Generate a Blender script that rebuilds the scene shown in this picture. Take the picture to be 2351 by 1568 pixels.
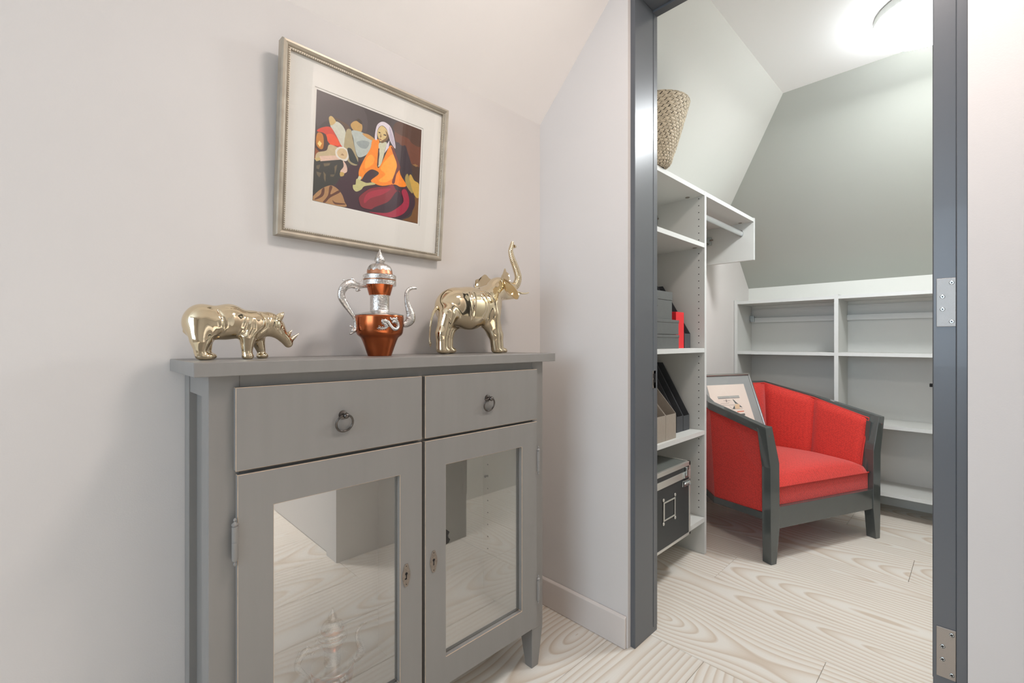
import bpy, bmesh, math, random
import numpy as np
from mathutils import Vector, Matrix
random.seed(7); rng=np.random.default_rng(7)
W_WIN,W_H1,W_H2,W_C,LAMP_E,GL=39.0,11.5,26.0,17.0,20.0,0.25
S=bpy.context.scene
for o in list(bpy.data.objects): bpy.data.objects.remove(o)
# ---------------- camera
TH=math.radians(45.6102)
cd=bpy.data.cameras.new('camera'); cam=bpy.data.objects.new('camera',cd); S.collection.objects.link(cam)
cam.location=(0,0,1.0); cam.rotation_euler=(math.pi/2,0,TH)
cd.sensor_width=36; cd.lens=36*1045/2351; cd.clip_start=.02; cd.shift_y=.5/2351
S.camera=cam
# ---------------- world, light, exposure
w=bpy.data.worlds.new('sky'); S.world=w; w.use_nodes=True
w.node_tree.nodes['Background'].inputs[0].default_value=(.80,.90,1,1); w.node_tree.nodes['Background'].inputs[1].default_value=1.6
S.view_settings.view_transform='Standard'; S.view_settings.look='None'; S.view_settings.gamma=1; S.view_settings.use_curve_mapping=False
S.view_settings.exposure=0.0
def area(name,loc,rot,size,power,col,shape='RECTANGLE',size_y=None,spread=180):
    l=bpy.data.lights.new(name,'AREA'); l.energy=power; l.color=col; l.shape=shape; l.size=size
    if size_y: l.size_y=size_y
    l.spread=math.radians(spread)
    o=bpy.data.objects.new(name,l); S.collection.objects.link(o); o.location=loc; o.rotation_euler=rot; return o
area('window_daylight',(-.15,-2.52,1.45),(math.radians(90),0,0),1.7,W_WIN,(.64,.82,1),size_y=1.3)
area('hall_lamp_glow',(-.15,.84,2.24),(0,0,0),.30,W_H1,(1,.885,.83),'DISK')
area('added_floor_fill',(1.05,.25,2.24),(0,0,0),.34,W_H2,(1,.98,.97),'DISK',spread=80)  # unseen downlight added to brighten the floor mirrored in the cabinet glass
area('closet_lamp_glow',(-.12,2.39,2.206),(0,0,0),.30,W_C,(.95,.98,1),'DISK')
# ---------------- materials
def s2l(c): 
    c=c/255; return c/12.92 if c<=.04045 else ((c+.055)/1.055)**2.4
def L(c): return (s2l(c[0]),s2l(c[1]),s2l(c[2]),1)
def mat(name,col,rough=.5,metal=0,var=.0,vscale=8,bump=0,bscale=200,spec=.5,coat=0,emit=None,estr=0,stretch=None,bdist=.001):
    m=bpy.data.materials.new(name); m.use_nodes=True; t=m.node_tree; b=t.nodes['Principled BSDF']
    b.inputs['Base Color'].default_value=L(col); b.inputs['Roughness'].default_value=rough; b.inputs['Metallic'].default_value=metal
    b.inputs['Specular IOR Level'].default_value=spec; b.inputs['Coat Weight'].default_value=coat
    if emit: b.inputs['Emission Color'].default_value=L(emit); b.inputs['Emission Strength'].default_value=estr
    if var or bump:
        tc=t.nodes.new('ShaderNodeTexCoord'); mp=t.nodes.new('ShaderNodeMapping'); t.links.new(tc.outputs['Object'],mp.inputs[0])
        if stretch: mp.inputs['Scale'].default_value=stretch
    if var:
        n=t.nodes.new('ShaderNodeTexNoise'); n.inputs['Scale'].default_value=vscale; n.inputs['Detail'].default_value=5
        t.links.new(mp.outputs[0],n.inputs['Vector'])
        h=t.nodes.new('ShaderNodeHueSaturation'); h.inputs['Color'].default_value=L(col)
        r=t.nodes.new('ShaderNodeMapRange'); r.inputs[1].default_value=.3; r.inputs[2].default_value=.7; r.inputs[3].default_value=1-var; r.inputs[4].default_value=1+var
        t.links.new(n.outputs[0],r.inputs[0]); t.links.new(r.outputs[0],h.inputs['Value']); t.links.new(h.outputs[0],b.inputs['Base Color'])
    if bump:
        n=t.nodes.new('ShaderNodeTexNoise'); n.inputs['Scale'].default_value=bscale; n.inputs['Detail'].default_value=3
        t.links.new(mp.outputs[0],n.inputs['Vector'])
        bp=t.nodes.new('ShaderNodeBump'); bp.inputs['Strength'].default_value=bump; bp.inputs['Distance'].default_value=bdist
        t.links.new(n.outputs[0],bp.inputs['Height']); t.links.new(bp.outputs[0],b.inputs['Normal'])
    return m
M={}
M['wall']=mat('wall_paint',(213,208,204),.75,var=.012,vscale=3,bump=.12,bscale=420)
M['slope']=mat('slope_paint',(240,234,229),.7,var=.01,vscale=3,bump=.1,bscale=420)
M['cwall']=mat('closet_wall_paint',(220,220,214),.75,var=.012,vscale=3,bump=.12,bscale=420)
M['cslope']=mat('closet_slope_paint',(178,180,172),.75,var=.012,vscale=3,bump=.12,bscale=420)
M['cceil']=mat('closet_ceiling_paint',(246,246,244),.7,bump=.08,bscale=420)
M['base']=mat('baseboard_paint',(214,206,200),.4,var=.01)
M['frame']=mat('door_frame_paint',(90,93,97),.32,spec=.5,coat=.1,bump=.05,bscale=300)
M['cab']=mat('cabinet_paint',(133,130,126),.38,var=.03,vscale=30,bump=.12,bscale=60,stretch=(1,1,.12))
M['wear']=mat('worn_edge_wood',(196,168,138),.6,var=.15,vscale=60)
M['cabin']=mat('cabinet_inner_paint',(250,247,240),.5,var=.02)
M['pewter']=mat('pewter',(95,90,86),.28,1,var=.1,vscale=80)
M['iron']=mat('aged_plate',(140,130,120),.45,.8,var=.15,vscale=200)
M['dark']=mat('dark_hole',(22,20,20),.8)
M['gold']=mat('champagne_gold',(222,206,176),.05,1)
M['copper']=mat('copper',(176,96,58),.2,1,var=.16,vscale=18,bump=.05,bscale=60)
M['copper_dull']=mat('copper_dull',(196,140,108),.38,1,var=.06)
M['silver']=mat('engraved_silver',(206,202,198),.2,1,var=.22,vscale=230,bump=.9,bscale=300,bdist=.0014)
M['silver_plain']=mat('plain_silver',(205,203,200),.25,1)
M['pframe']=mat('champagne_frame',(172,162,146),.4,.55,var=.16,vscale=22,stretch=(1,1,1),bump=.1,bscale=90)
M['bead']=mat('silver_bead',(205,198,184),.3,.8)
M['matb']=mat('mat_board',(226,223,216),.85)
M['paper']=mat('print_paper',(232,229,222),.8)
M['mel']=mat('grey_melamine',(202,202,197),.42,var=.012,vscale=5,bump=.04,bscale=500)
M['mel_edge']=mat('melamine_edge',(208,209,206),.38)
M['chrome']=mat('zinc',(190,195,195),.25,1)
M['rod']=mat('aluminium_rod',(205,207,206),.3,.7)
M['boxg']=mat('grey_box_card',(92,94,92),.6,var=.04,vscale=60)
M['black']=mat('black_card',(24,26,28),.55)
M['dkfile']=mat('charcoal_card',(66,68,71),.55,var=.05,vscale=60)
M['kraft']=mat('taupe_card',(152,142,130),.6,var=.04,vscale=60)
M['red']=mat('red_card',(214,38,44),.45)
M['casebl']=mat('case_laminate',(46,49,50),.45,var=.06,vscale=300,bump=.2,bscale=500)
M['casetop']=mat('case_top_laminate',(96,100,96),.4)
M['alu']=mat('case_aluminium',(214,212,206),.3,.75)
M['lacq']=mat('grey_green_lacquer',(72,76,74),.1,coat=.6,var=.03)
M['liner']=mat('basket_shade',(44,36,30),.9)
M['straw']=mat('seagrass_straw',(190,177,154),.7,var=.28,vscale=70,bump=.5,bscale=220,stretch=(1,1,3))
M['shade']=mat('opal_shade',(250,250,248),.4,emit=(244,250,255),estr=LAMP_E)
M['lampbase']=mat('lamp_base',(205,205,200),.4)
M['plate']=mat('hinge_steel',(150,144,138),.35,.9,bump=.3,bscale=900)
M['seam']=mat('joint_brown',(120,105,88),.9)  # plain brown of the slab between the floor boards
def fabric(name,col,a=900):
    m=mat(name,col,.75,spec=.3); t=m.node_tree; b=t.nodes['Principled BSDF']
    b.inputs['Sheen Weight'].default_value=.25
    tc=t.nodes.new('ShaderNodeTexCoord'); prod=t.nodes.new('ShaderNodeTexVoronoi'); prod.inputs['Scale'].default_value=a; prod.inputs['Randomness'].default_value=.6
    mp=t.nodes.new('ShaderNodeMapping'); mp.inputs['Rotation'].default_value=(.6,.5,.8); t.links.new(tc.outputs['Object'],mp.inputs[0]); t.links.new(mp.outputs[0],prod.inputs['Vector'])
    r=t.nodes.new('ShaderNodeMapRange'); r.inputs[1].default_value=.25; r.inputs[2].default_value=.75; r.inputs[3].default_value=1.03; r.inputs[4].default_value=.80
    t.links.new(prod.outputs['Distance'],r.inputs[0])
    h=t.nodes.new('ShaderNodeHueSaturation'); h.inputs['Color'].default_value=L(col); t.links.new(r.outputs[0],h.inputs['Value']); t.links.new(h.outputs[0],b.inputs['Base Color'])
    bp=t.nodes.new('ShaderNodeBump'); bp.inputs['Strength'].default_value=.5; bp.inputs['Distance'].default_value=.0012; bp.invert=True
    t.links.new(prod.outputs['Distance'],bp.inputs['Height']); t.links.new(bp.outputs[0],b.inputs['Normal'])
    return m
M['fab']=fabric('red_woven_fabric',(204,52,42),118)
M['pipe']=mat('red_piping',(190,46,38),.7)
def glass(name,fac,tint=(1,1,1,1)):
    m=bpy.data.materials.new(name); m.use_nodes=True; t=m.node_tree; t.nodes.clear()
    o=t.nodes.new('ShaderNodeOutputMaterial'); mx=t.nodes.new('ShaderNodeMixShader'); a=t.nodes.new('ShaderNodeBsdfTransparent'); g=t.nodes.new('ShaderNodeBsdfGlossy')
    a.inputs[0].default_value=tint; g.inputs['Roughness'].default_value=.0
    lw=t.nodes.new('ShaderNodeMath'); lw.operation='MULTIPLY_ADD'; ly=t.nodes.new('ShaderNodeLayerWeight'); ly.inputs[0].default_value=.5; pw=t.nodes.new('ShaderNodeMath'); pw.operation='POWER'; pw.inputs[1].default_value=4; t.links.new(ly.outputs['Facing'],pw.inputs[0]); t.links.new(pw.outputs[0],lw.inputs[0]); lw.inputs[1].default_value=.9; lw.inputs[2].default_value=fac
    t.links.new(lw.outputs[0],mx.inputs[0]); t.links.new(a.outputs[0],mx.inputs[1]); t.links.new(g.outputs[0],mx.inputs[2]); t.links.new(mx.outputs[0],o.inputs[0])
    return m
M['glass']=glass('cabinet_glass',GL,(.98,.98,.97,1))
M['pglass']=glass('picture_glass',.025)
def wood():
    m=mat('whitewashed_fir',(222,212,196),.5,spec=.35); t=m.node_tree; b=t.nodes['Principled BSDF']
    tc=t.nodes.new('ShaderNodeTexCoord'); oi=t.nodes.new('ShaderNodeObjectInfo')
    def N(k,**kw):
        n=t.nodes.new(k)
        for a,v in kw.items(): setattr(n,a,v)
        return n
    def ma(op,a,bb=None,c=None):
        n=N('ShaderNodeMath',operation=op)
        for i,v in enumerate((a,bb,c)):
            if v is None: continue
            if hasattr(v,'links') or hasattr(v,'is_linked'): t.links.new(v,n.inputs[i])
            else: n.inputs[i].default_value=v
        return n.outputs[0]
    sp=N('ShaderNodeSeparateXYZ'); t.links.new(tc.outputs['Object'],sp.inputs[0])
    rnd=oi.outputs['Random']
    x=ma('MULTIPLY_ADD',rnd,37.0,sp.outputs[0])
    # slow waviness of the log along the board: a heart line that wanders in depth makes cathedral arches
    cmb=N('ShaderNodeCombineXYZ'); t.links.new(ma('MULTIPLY',x,.55),cmb.inputs[0]); t.links.new(ma('MULTIPLY',sp.outputs[1],1.6),cmb.inputs[1]); t.links.new(ma('MULTIPLY',rnd,9.0),cmb.inputs[2])
    n1=N('ShaderNodeTexNoise'); n1.inputs['Scale'].default_value=1.6; n1.inputs['Detail'].default_value=2.0; t.links.new(cmb.outputs[0],n1.inputs['Vector'])
    n2=N('ShaderNodeTexNoise'); n2.inputs['Scale'].default_value=1.1; n2.inputs['Detail'].default_value=0
    cm2=N('ShaderNodeCombineXYZ'); t.links.new(ma('MULTIPLY',x,.9),cm2.inputs[0]); t.links.new(ma('MULTIPLY',rnd,50.0),cm2.inputs[1]); t.links.new(cm2.outputs[0],n2.inputs['Vector'])
    depth=ma('MULTIPLY_ADD',n2.outputs[0],.50,-.20)
    cy=ma('MULTIPLY_ADD',rnd,.16,-.08)
    yy=ma('ADD',sp.outputs[1],cy)
    yy=ma('ADD',yy,ma('MULTIPLY_ADD',n1.outputs[0],.05,-.025))
    r=ma('SQRT',ma('ADD',ma('MULTIPLY',yy,yy),ma('MULTIPLY',depth,depth)))
    ring=ma('FRACT',ma('MULTIPLY_ADD',n1.outputs[0],1.6,ma('MULTIPLY',r,50.0)))
    ra=N('ShaderNodeValToRGB'); t.links.new(ring,ra.inputs[0]); e=ra.color_ramp.elements
    e[0].position=0; e[0].color=L((220,215,206)); e[1].position=1; e[1].color=L((216,209,199))
    for p,c in ((.35,(219,213,203)),(.72,(209,198,184)),(.88,(199,184,166))):
        q=e.new(p); q.color=L(c)
    n3=N('ShaderNodeTexNoise'); n3.inputs['Scale'].default_value=9; n3.inputs['Detail'].default_value=6
    mp=N('ShaderNodeMapping'); mp.inputs['Scale'].default_value=(1.2,26,1); t.links.new(tc.outputs['Object'],mp.inputs[0]); t.links.new(mp.outputs[0],n3.inputs['Vector'])
    h=N('ShaderNodeHueSaturation'); t.links.new(ra.outputs[0],h.inputs['Color'])
    v=ma('MULTIPLY_ADD',n3.outputs[0],.10,.95); v=ma('ADD',v,ma('MULTIPLY_ADD',rnd,.05,-.025)); t.links.new(v,h.inputs['Value']); t.links.new(h.outputs[0],b.inputs['Base Color'])
    return m
M['wood']=wood()
# ---------------- mesh helpers
ORG={}
class MB:
    def __init__(s): s.v=[]; s.f=[]; s.m=[]; s.cur=0
    def add(s,vs,fs):
        o=len(s.v); s.v+= [tuple(p) for p in vs]; s.f+=[tuple(i+o for i in f) for f in fs]; s.m+=[s.cur]*len(fs); return s
    def box(s,x0,x1,y0,y1,z0,z1):
        v=[(x,y,z) for z in (z0,z1) for y in (y0,y1) for x in (x0,x1)]
        return s.add(v,[(0,2,3,1),(4,5,7,6),(0,1,5,4),(2,6,7,3),(0,4,6,2),(1,3,7,5)])
    def hexa(s,b,t):  # 4 bottom, 4 top (ccw from above)
        return s.add(list(b)+list(t),[(3,2,1,0),(4,5,6,7),(0,1,5,4),(1,2,6,5),(2,3,7,6),(3,0,4,7)])
    def prism(s,pts,h0,h1,ax='z'):
        def P(a,b,h):
            return {'z':(a,b,h),'y':(a,h,b),'x':(h,a,b)}[ax]
        n=len(pts); v=[P(a,b,h0) for a,b in pts]+[P(a,b,h1) for a,b in pts]
        return s.add(v,[tuple(range(n-1,-1,-1)),tuple(range(n,2*n))]+[(i,(i+1)%n,n+(i+1)%n,n+i) for i in range(n)])
    def lathe(s,prof,c=(0,0),n=56,axis='z'):
        v=[];f=[]
        for r,z in prof:
            for i in range(n):
                a=2*math.pi*i/n; p=(r*math.cos(a),r*math.sin(a))
                v.append((c[0]+p[0],c[1]+p[1],z) if axis=='z' else ((z,c[0]+p[0],c[1]+p[1]) if axis=='x' else (c[0]+p[0],z,c[1]+p[1])))
        for j in range(len(prof)-1):
            for i in range(n):
                k=(i+1)%n; f.append((j*n+i,j*n+k,(j+1)*n+k,(j+1)*n+i))
        f.append(tuple(range(n-1,-1,-1))); f.append(tuple((len(prof)-1)*n+i for i in range(n)))
        return s.add(v,f)
    def tube(s,pts,rad,n=12,sub=6,flat=None,ripple=None,closed=False):
        P=[Vector(p) for p in pts]
        if isinstance(rad,(int,float)): rad=[rad]*len(P)
        if sub>1 and len(P)>2:
            Q=[];R=[];m=len(P)
            segs=m if closed else m-1
            for i in range(segs):
                g=lambda k: P[k%m] if closed else P[max(0,min(m-1,k))]
                h=lambda k: rad[k%m] if closed else rad[max(0,min(m-1,k))]
                for t in range(sub):
                    u=t/sub; a,b,c,d=g(i-1),g(i),g(i+1),g(i+2)
                    Q.append(.5*((2*b)+(c-a)*u+(2*a-5*b+4*c-d)*u*u+(3*b-a-3*c+d)*u**3)); R.append(h(i)*(1-u)+h(i+1)*u)
            if not closed: Q.append(P[-1]); R.append(rad[-1])
        else: Q=P;R=list(rad)
        m=len(Q); v=[];f=[]; T=[]
        for i in range(m):
            a=Q[(i-1)%m] if closed else Q[max(0,i-1)]; b=Q[(i+1)%m] if closed else Q[min(m-1,i+1)]; T.append((b-a).normalized())
        up=Vector((1,0,0)) if abs(T[0].x)<.9 else Vector((0,1,0))
        U=(up-T[0]*up.dot(T[0])).normalized(); L_=0
        for i in range(m):
            U=(U-T[i]*U.dot(T[i])).normalized(); W=T[i].cross(U)
            if i: L_+=(Q[i]-Q[i-1]).length
            rr=R[i]*(1+(ripple[0]*math.sin(2*math.pi*L_/ripple[1]) if ripple else 0))
            for k in range(n):
                a=2*math.pi*k/n; fu=flat if flat else 1
                v.append(Q[i]+U*math.cos(a)*rr*fu+W*math.sin(a)*rr)
        for i in range(m if closed else m-1):
            j=(i+1)%m
            for k in range(n):
                q=(k+1)%n; f.append((i*n+k,i*n+q,j*n+q,j*n+k))
        if not closed: f.append(tuple(range(n-1,-1,-1))); f.append(tuple((m-1)*n+k for k in range(n)))
        return s.add(v,f)
    def ball(s,c,r,n=12,m=8):
        rx,ry,rz=(r,r,r) if isinstance(r,(int,float)) else r
        v=[(c[0],c[1],c[2]-rz)];f=[]
        for j in range(1,m):
            t=math.pi*j/m
            for i in range(n):
                a=2*math.pi*i/n; v.append((c[0]+rx*math.sin(t)*math.cos(a),c[1]+ry*math.sin(t)*math.sin(a),c[2]-rz*math.cos(t)))
        v.append((c[0],c[1],c[2]+rz)); e=len(v)-1
        for i in range(n):
            k=(i+1)%n; f.append((0,1+k,1+i)); f.append((e,1+(m-2)*n+i,1+(m-2)*n+k))
            for j in range(m-2): f.append((1+j*n+i,1+j*n+k,1+(j+1)*n+k,1+(j+1)*n+i))
        return s.add(v,f)
def build(name,mb,mats,parent=None,smooth=False,bev=0,bseg=2,bmat=None,autos=None):
    org=Vector((0,0,0))
    r=parent
    while r is not None and r.parent is not None: r=r.parent
    if r is not None and r.name in ORG: org=ORG[r.name]
    me=bpy.data.meshes.new(name); me.from_pydata([(p[0]-org.x,p[1]-org.y,p[2]-org.z) for p in mb.v],[],mb.f)
    if not isinstance(mats,(list,tuple)): mats=[mats]
    for k in mats: me.materials.append(M[k] if isinstance(k,str) else k)
    if len(mats)>1 and any(mb.m): me.polygons.foreach_set('material_index',mb.m)
    me.update()
    if smooth: me.polygons.foreach_set('use_smooth',[True]*len(me.polygons))
    bm=bmesh.new(); bm.from_mesh(me); bmesh.ops.recalc_face_normals(bm,faces=bm.faces)
    if smooth:
        lim=math.radians(autos or 50)
        for e in bm.edges:
            if len(e.link_faces)==2 and e.calc_face_angle(0)>lim: e.smooth=False
    bm.to_mesh(me); bm.free()
    o=bpy.data.objects.new(name,me); S.collection.objects.link(o)
    if parent is not None: o.parent=parent
    if bev:
        b=o.modifiers.new('bevel','BEVEL'); b.width=bev; b.segments=bseg; b.limit_method='ANGLE'; b.angle_limit=math.radians(35); b.harden_normals=False
        if bmat is not None: b.material=bmat
    return o
def thing(name,label,cat,loc,rotz=0,group=None,world=True):
    o=bpy.data.objects.new(name,None); o.empty_display_size=.05; S.collection.objects.link(o)
    o.location=loc; o.rotation_euler=(0,0,rotz); o['label']=label; o['category']=cat
    if group: o['group']=group
    ORG[o.name]=Vector(loc) if world else Vector((0,0,0))
    return o
def tag(o,label,cat,group=None):
    o['label']=label; o['category']=cat
    if group: o['group']=group
    return o
def struct(name,mb,mats,**kw):
    o=build(name,mb,mats,**kw); o['kind']='structure'; return o
# ================= THE SETTING
WX=-1.18; WY=1.306; KZ=1.836; CZ=2.304; SX=WX+(CZ-KZ); BY=3.60; HY=4.991
b=MB(); b.box(WX-.1,WX,-2.7,BY,-.05,KZ); struct('wall_left',b,'wall')
def slab(pts,off):
    b=MB(); n=len(pts); b.add(pts+[(p[0]+off[0],p[1]+off[1],p[2]+off[2]) for p in pts],[tuple(range(n)),tuple(range(2*n-1,n-1,-1))]+[(i,n+i,n+(i+1)%n,(i+1)%n) for i in range(n)]); return b
YM=1.40
struct('ceiling_left',slab([(WX,-2.7,KZ),(WX,YM,KZ),(SX,YM,CZ),(SX,-2.7,CZ)],(-.07,0,.07)),'slope')
struct('ceiling_left_closet',slab([(WX,YM,KZ),(WX,HY-KZ,KZ),(SX,HY-CZ,CZ),(SX,YM,CZ)],(-.07,0,.07)),'cwall')
struct('ceiling_back_closet',slab([(WX,BY,HY-BY),(WX,HY-KZ,KZ),(SX,HY-CZ,CZ),(1.0,HY-CZ,CZ),(1.0,BY,HY-BY)],(0,.07,.07)),'cslope')
b=MB(); b.box(SX-.02,3.1,-2.7,YM,CZ,CZ+.1); struct('ceiling',b,'slope')
b=MB(); b.box(SX,1.0,YM,HY-CZ,CZ,CZ+.1); struct('ceiling_closet',b,'cceil')
b=MB(); b.box(WX,1.0,BY,BY+.1,-.05,HY-BY); struct('wall_back',b,'cwall')
b=MB(); b.box(.35,.45,1.456,BY,-.05,CZ); struct('wall_right_closet',b,'cwall')
# wall with the doorway (left piece, head, right piece with the pier)
JL=-.795; JR=-.013; DH=2.155
b=MB()
b.prism([(WX,0),(JL,0),(JL,KZ+JL-WX),(WX,KZ)],WY,1.45,'y')
b.prism([(JL,DH),(JR,DH),(JR,CZ),(SX,CZ),(JL,KZ+JL-WX)],WY,1.45,'y')
b.prism([(JR,WY),(.124,WY),(.124,.870),(.232,.870),(.232,.885),(3.1,.885),(3.1,1.45),(JR,1.45)],0,CZ)
struct('wall_doorway',b,'wall')
# closet side of that wall gets the closet paint
b=MB(); b.prism([(WX,0),(JL,0),(JL,KZ+JL-WX),(WX,KZ)],1.45,1.456,'y'); b.prism([(JL,DH),(JR,DH),(JR,CZ),(SX,CZ),(JL,KZ+JL-WX)],1.45,1.456,'y'); struct('wall_front_closet',b,'cwall')
b=MB()  # wall behind the camera with a window hole
for q in ((WX,-1.0,0,CZ),(.7,3.1,0,CZ),(-1.0,.7,0,.8),(-1.0,.7,2.1,CZ)): b.box(q[0],q[1],-2.7,-2.6,q[2],q[3])
struct('wall_front',b,'wall')
b=MB(); b.box(3.0,3.1,-2.7,.885,0,CZ); struct('wall_right',b,'wall')
wn=MB(); wn.box(-1.0,-.95,-2.69,-2.61,.8,2.1); wn.box(.65,.7,-2.69,-2.61,.8,2.1); wn.box(-.95,.65,-2.69,-2.61,.8,.85); wn.box(-.95,.65,-2.69,-2.61,2.05,2.1); wn.box(-.17,-.13,-2.68,-2.62,.85,2.05)
wo=struct('window_1',wn,'base',bev=.003)
b=MB(); b.box(-1.05,.75,-2.6,-2.5,.77,.8); build('window_sill',b,'base',wo,bev=.003)
# baseboards
def bb(name,mb): return struct(name,mb,'base',bev=.0025)
b=MB(); b.prism([(WY,0),(WY-.012,0),(WY-.012,.099),(WY-.004,.104),(WY,.104)],WX+.0,JL-.004,'x'); bb('baseboard_doorway',b)
b=MB(); b.prism([(WX,0),(WX+.012,0),(WX+.012,.1),(WX+.006,.104),(WX,.104)],-2.6,WY-.012,'y'); bb('baseboard_left',b)
b=MB(); b.box(2.988,3.0,-2.6,.873,0,.104); bb('baseboard_right',b)
# floor: slab with boards
b=MB(); b.box(WX,3.1,-2.7,BY,-.06,-.022); fl=struct('floor',b,'seam')
def plank(cx,cy,lx,ly,rot):
    b=MB(); g=.0005; b.box(-lx/2+g,lx/2-g,-ly/2+g,ly/2-g,-.022,random.uniform(-.0004,0))
    o=build('plank',b,'wood',fl,bev=.0011,bseg=1); o.location=(cx,cy,0); o.rotation_euler=(0,0,rot)
PW=.27; YJ=1.425
x=-.598-PW*3
while x<3.0:
    x0=max(x,WX); x1=min(x+PW,3.0)
    if x1>WX+.01:
        cuts=[-2.6,YJ] if x1<.0 else [-2.6,.885]
        mid=random.uniform(-1.6,-.9); cuts=[cuts[0],mid,cuts[1]]
        for a,c in zip(cuts[:-1],cuts[1:]): plank((x0+x1)/2,(a+c)/2,c-a,x1-x0,math.pi/2)
    x+=PW
plank(.07,(.885+YJ)/2,YJ-.885,.30,math.pi/2)
y=YJ; k=0
while y<BY-.01:
    y1=min(y+PW,BY); m1=[-.33,.35,-.78,.1,-.2,.5,-.5,.2,0][k%9]
    for a,c in ((WX,min(m1,.2)),(min(m1,.2),.45)): plank((a+c)/2,(y+y1)/2,c-a,y1-y,0)
    y=y1; k+=1
# ---- door frame
fy0=1.322; fy1=1.467
b=MB(); b.box(JL,-.778,fy0,fy1,0,DH); b.box(-.778,-.7765,1.441,fy1-.001,.02,2.127)
d1=struct('door_1',b,'frame',bev=.0012)
b=MB(); b.box(-.03,JR,fy0,fy1,0,DH); b.box(-.066,-.03,fy0+.006,fy1,0,DH); b.box(-.0725,-.066,1.441,fy1-.001,.22,2.05); build('door_jamb',b,'frame',d1,bev=.0012)
b=MB(); b.box(-.778,-.066,fy0,fy1,2.135,DH+.0); b.box(-.778,-.066,1.436,fy1-.001,2.127,2.135); build('door_head',b,'frame',d1,bev=.0012)
for z0,z1 in ((1.032,1.134),(.29,.395)):
    b=MB(); b.box(-.0605,-.0305,fy0+.0035,fy0+.0065,z0,z1); hp=build('hinge_plate',b,'plate',d1,bev=.0006)
    h=z1-z0
    for dx,dz in ((-.037,.9),(-.051,.62),(-.051,.36),(-.037,.1)):
        s_=MB(); s_.lathe([(.0042,fy0+.0037),(.0042,fy0+.0026),(.0034,fy0+.0022),(.0030,fy0+.0030)],(dx,z0+dz*h),16,'y')
        so=build('screw',s_,'chrome',hp,smooth=True)
        s_=MB()
        for a in (.3,.3+math.pi/2):
            c,s__=math.cos(a)*.0024,math.sin(a)*.0024; e=.0005
            s_.prism([(dx-c-s__*.25,z0+dz*h-s__+c*.25),(dx+c-s__*.25,z0+dz*h+s__+c*.25),(dx+c+s__*.25,z0+dz*h+s__-c*.25),(dx-c+s__*.25,z0+dz*h-s__-c*.25)],fy0+.0018,fy0+.003,'y')
        for v in [s_]: build('screw_recess',v,'dark',hp)
b=MB(); b.box(-.7785,-.7765,1.433,1.456,.84,.90); b.cur=1; b.box(-.7787,-.7762,1.438,1.444,.85,.87); b.box(-.7787,-.7762,1.447,1.452,.86,.89); b.box(-.7787,-.7762,1.437,1.443,.876,.89)
build('strike_plate',b,['plate','dark'],d1)
b=MB(); b.box(-.078,-.0725,1.445,1.458,.894,.902); build('door_stop',b,'dark',d1,bev=.001)
# ================= CABINET
cx,cy=-1.05,.626
cab=thing('display_cabinet','grey painted glass-door cabinet against the left wall, metal animals on its top','cabinet',(cx,cy,0))
XF=-.952; XB=-1.177; XD=-.937
b=MB(); b.box(XB,-.928,.154,1.099,.939,.964); build('tabletop',b,['cab','wear'],cab,bev=.0012,bmat=0)
def leg(y0,y1,front,outer):
    b=MB(); x0,x1=(XF-.055,XF) if front else (XB,XB+.045)
    zt=.115
    b.box(x0,x1,y0,y1,zt,.939)
    bx0=x0+(.028 if front else .0); bx1=x1-(0 if front else .018)
    by0,by1=(y0+.021,y1-.004) if outer<0 else (y0+.0,y1-.021)
    b.hexa([(bx0,by0,0),(bx1,by0,0),(bx1,by1,0),(bx0,by1,0)],[(x0,y0,zt),(x1,y0,zt),(x1,y1,zt),(x0,y1,zt)])
    build('leg',b,['cab','wear'],cab,bev=.0012,bmat=0)
LY0,LY1,RY0,RY1=.1795,.2285,1.017,1.066
for f in (True,False): leg(LY0,LY1,f,-1); leg(RY0,RY1,f,1)
for y0,s in ((LY0,1),(RY1,-1)):
    b=MB(); a,c=sorted((y0+s*.014,y0+s*.026)); b.box(XB+.04,XF-.05,a,c,.13,.90)
    build('side_panel',b,'cab',cab)
    a,c=sorted((y0+s*.002,y0+s*.022))
    for q0,q1 in ((.897,.939),(.118,.16)): b=MB(); b.box(XB+.045,XF-.055,a,c,q0,q1); build('side_rail',b,'cab',cab,bev=.001)
b=MB(); b.box(XF-.02,XF-.001,LY1,RY0,.905,.939); b.box(XF-.02,XF-.0015,LY1,RY0,.745,.775); b.box(XF-.02,XF-.004,LY1,RY0,.118,.15); b.box(XF-.02,XF-.002,.610,.628,.12,.93); build('front_rail',b,'cab',cab,bev=.0008)
b=MB(); b.box(XB+.002,XB+.010,LY0+.02,RY1-.02,.13,.935); b.box(XB+.01,XF-.055,LY1-.024,LY1-.016,.15,.745); b.box(XB+.01,XF-.055,RY0-.012,RY0-.002,.15,.745)
b.box(XB+.01,XF-.012,LY0+.03,RY1-.03,.132,.150); b.box(XB+.01,XF-.012,LY0+.03,RY1-.03,.745,.757); build('lining',b,'cabin',cab)
b=MB(); b.box(XB+.01,XF-.02,.620,.634,.15,.745); build('partition',b,'cabin',cab)
b=MB()
for z in (.31,.35,.39,.43,.47,.51,.55,.59,.63,.67):
    b.lathe([(.0022,RY0-.0125),(.0022,RY0-.0119)],(XB+.035,z),10,'y')
build('pin_holes',b,'dark',cab)['kind']='stuff'
b=MB(); b.tube([(XB+.035,RY0-.012,.553),(XB+.035,RY0-.022,.553)],.0028,10,1); b.ball((XB+.035,RY0-.023,.553),.0045); build('shelf_pin',b,'pewter',cab,smooth=True)
XR=XD+.0
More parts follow.
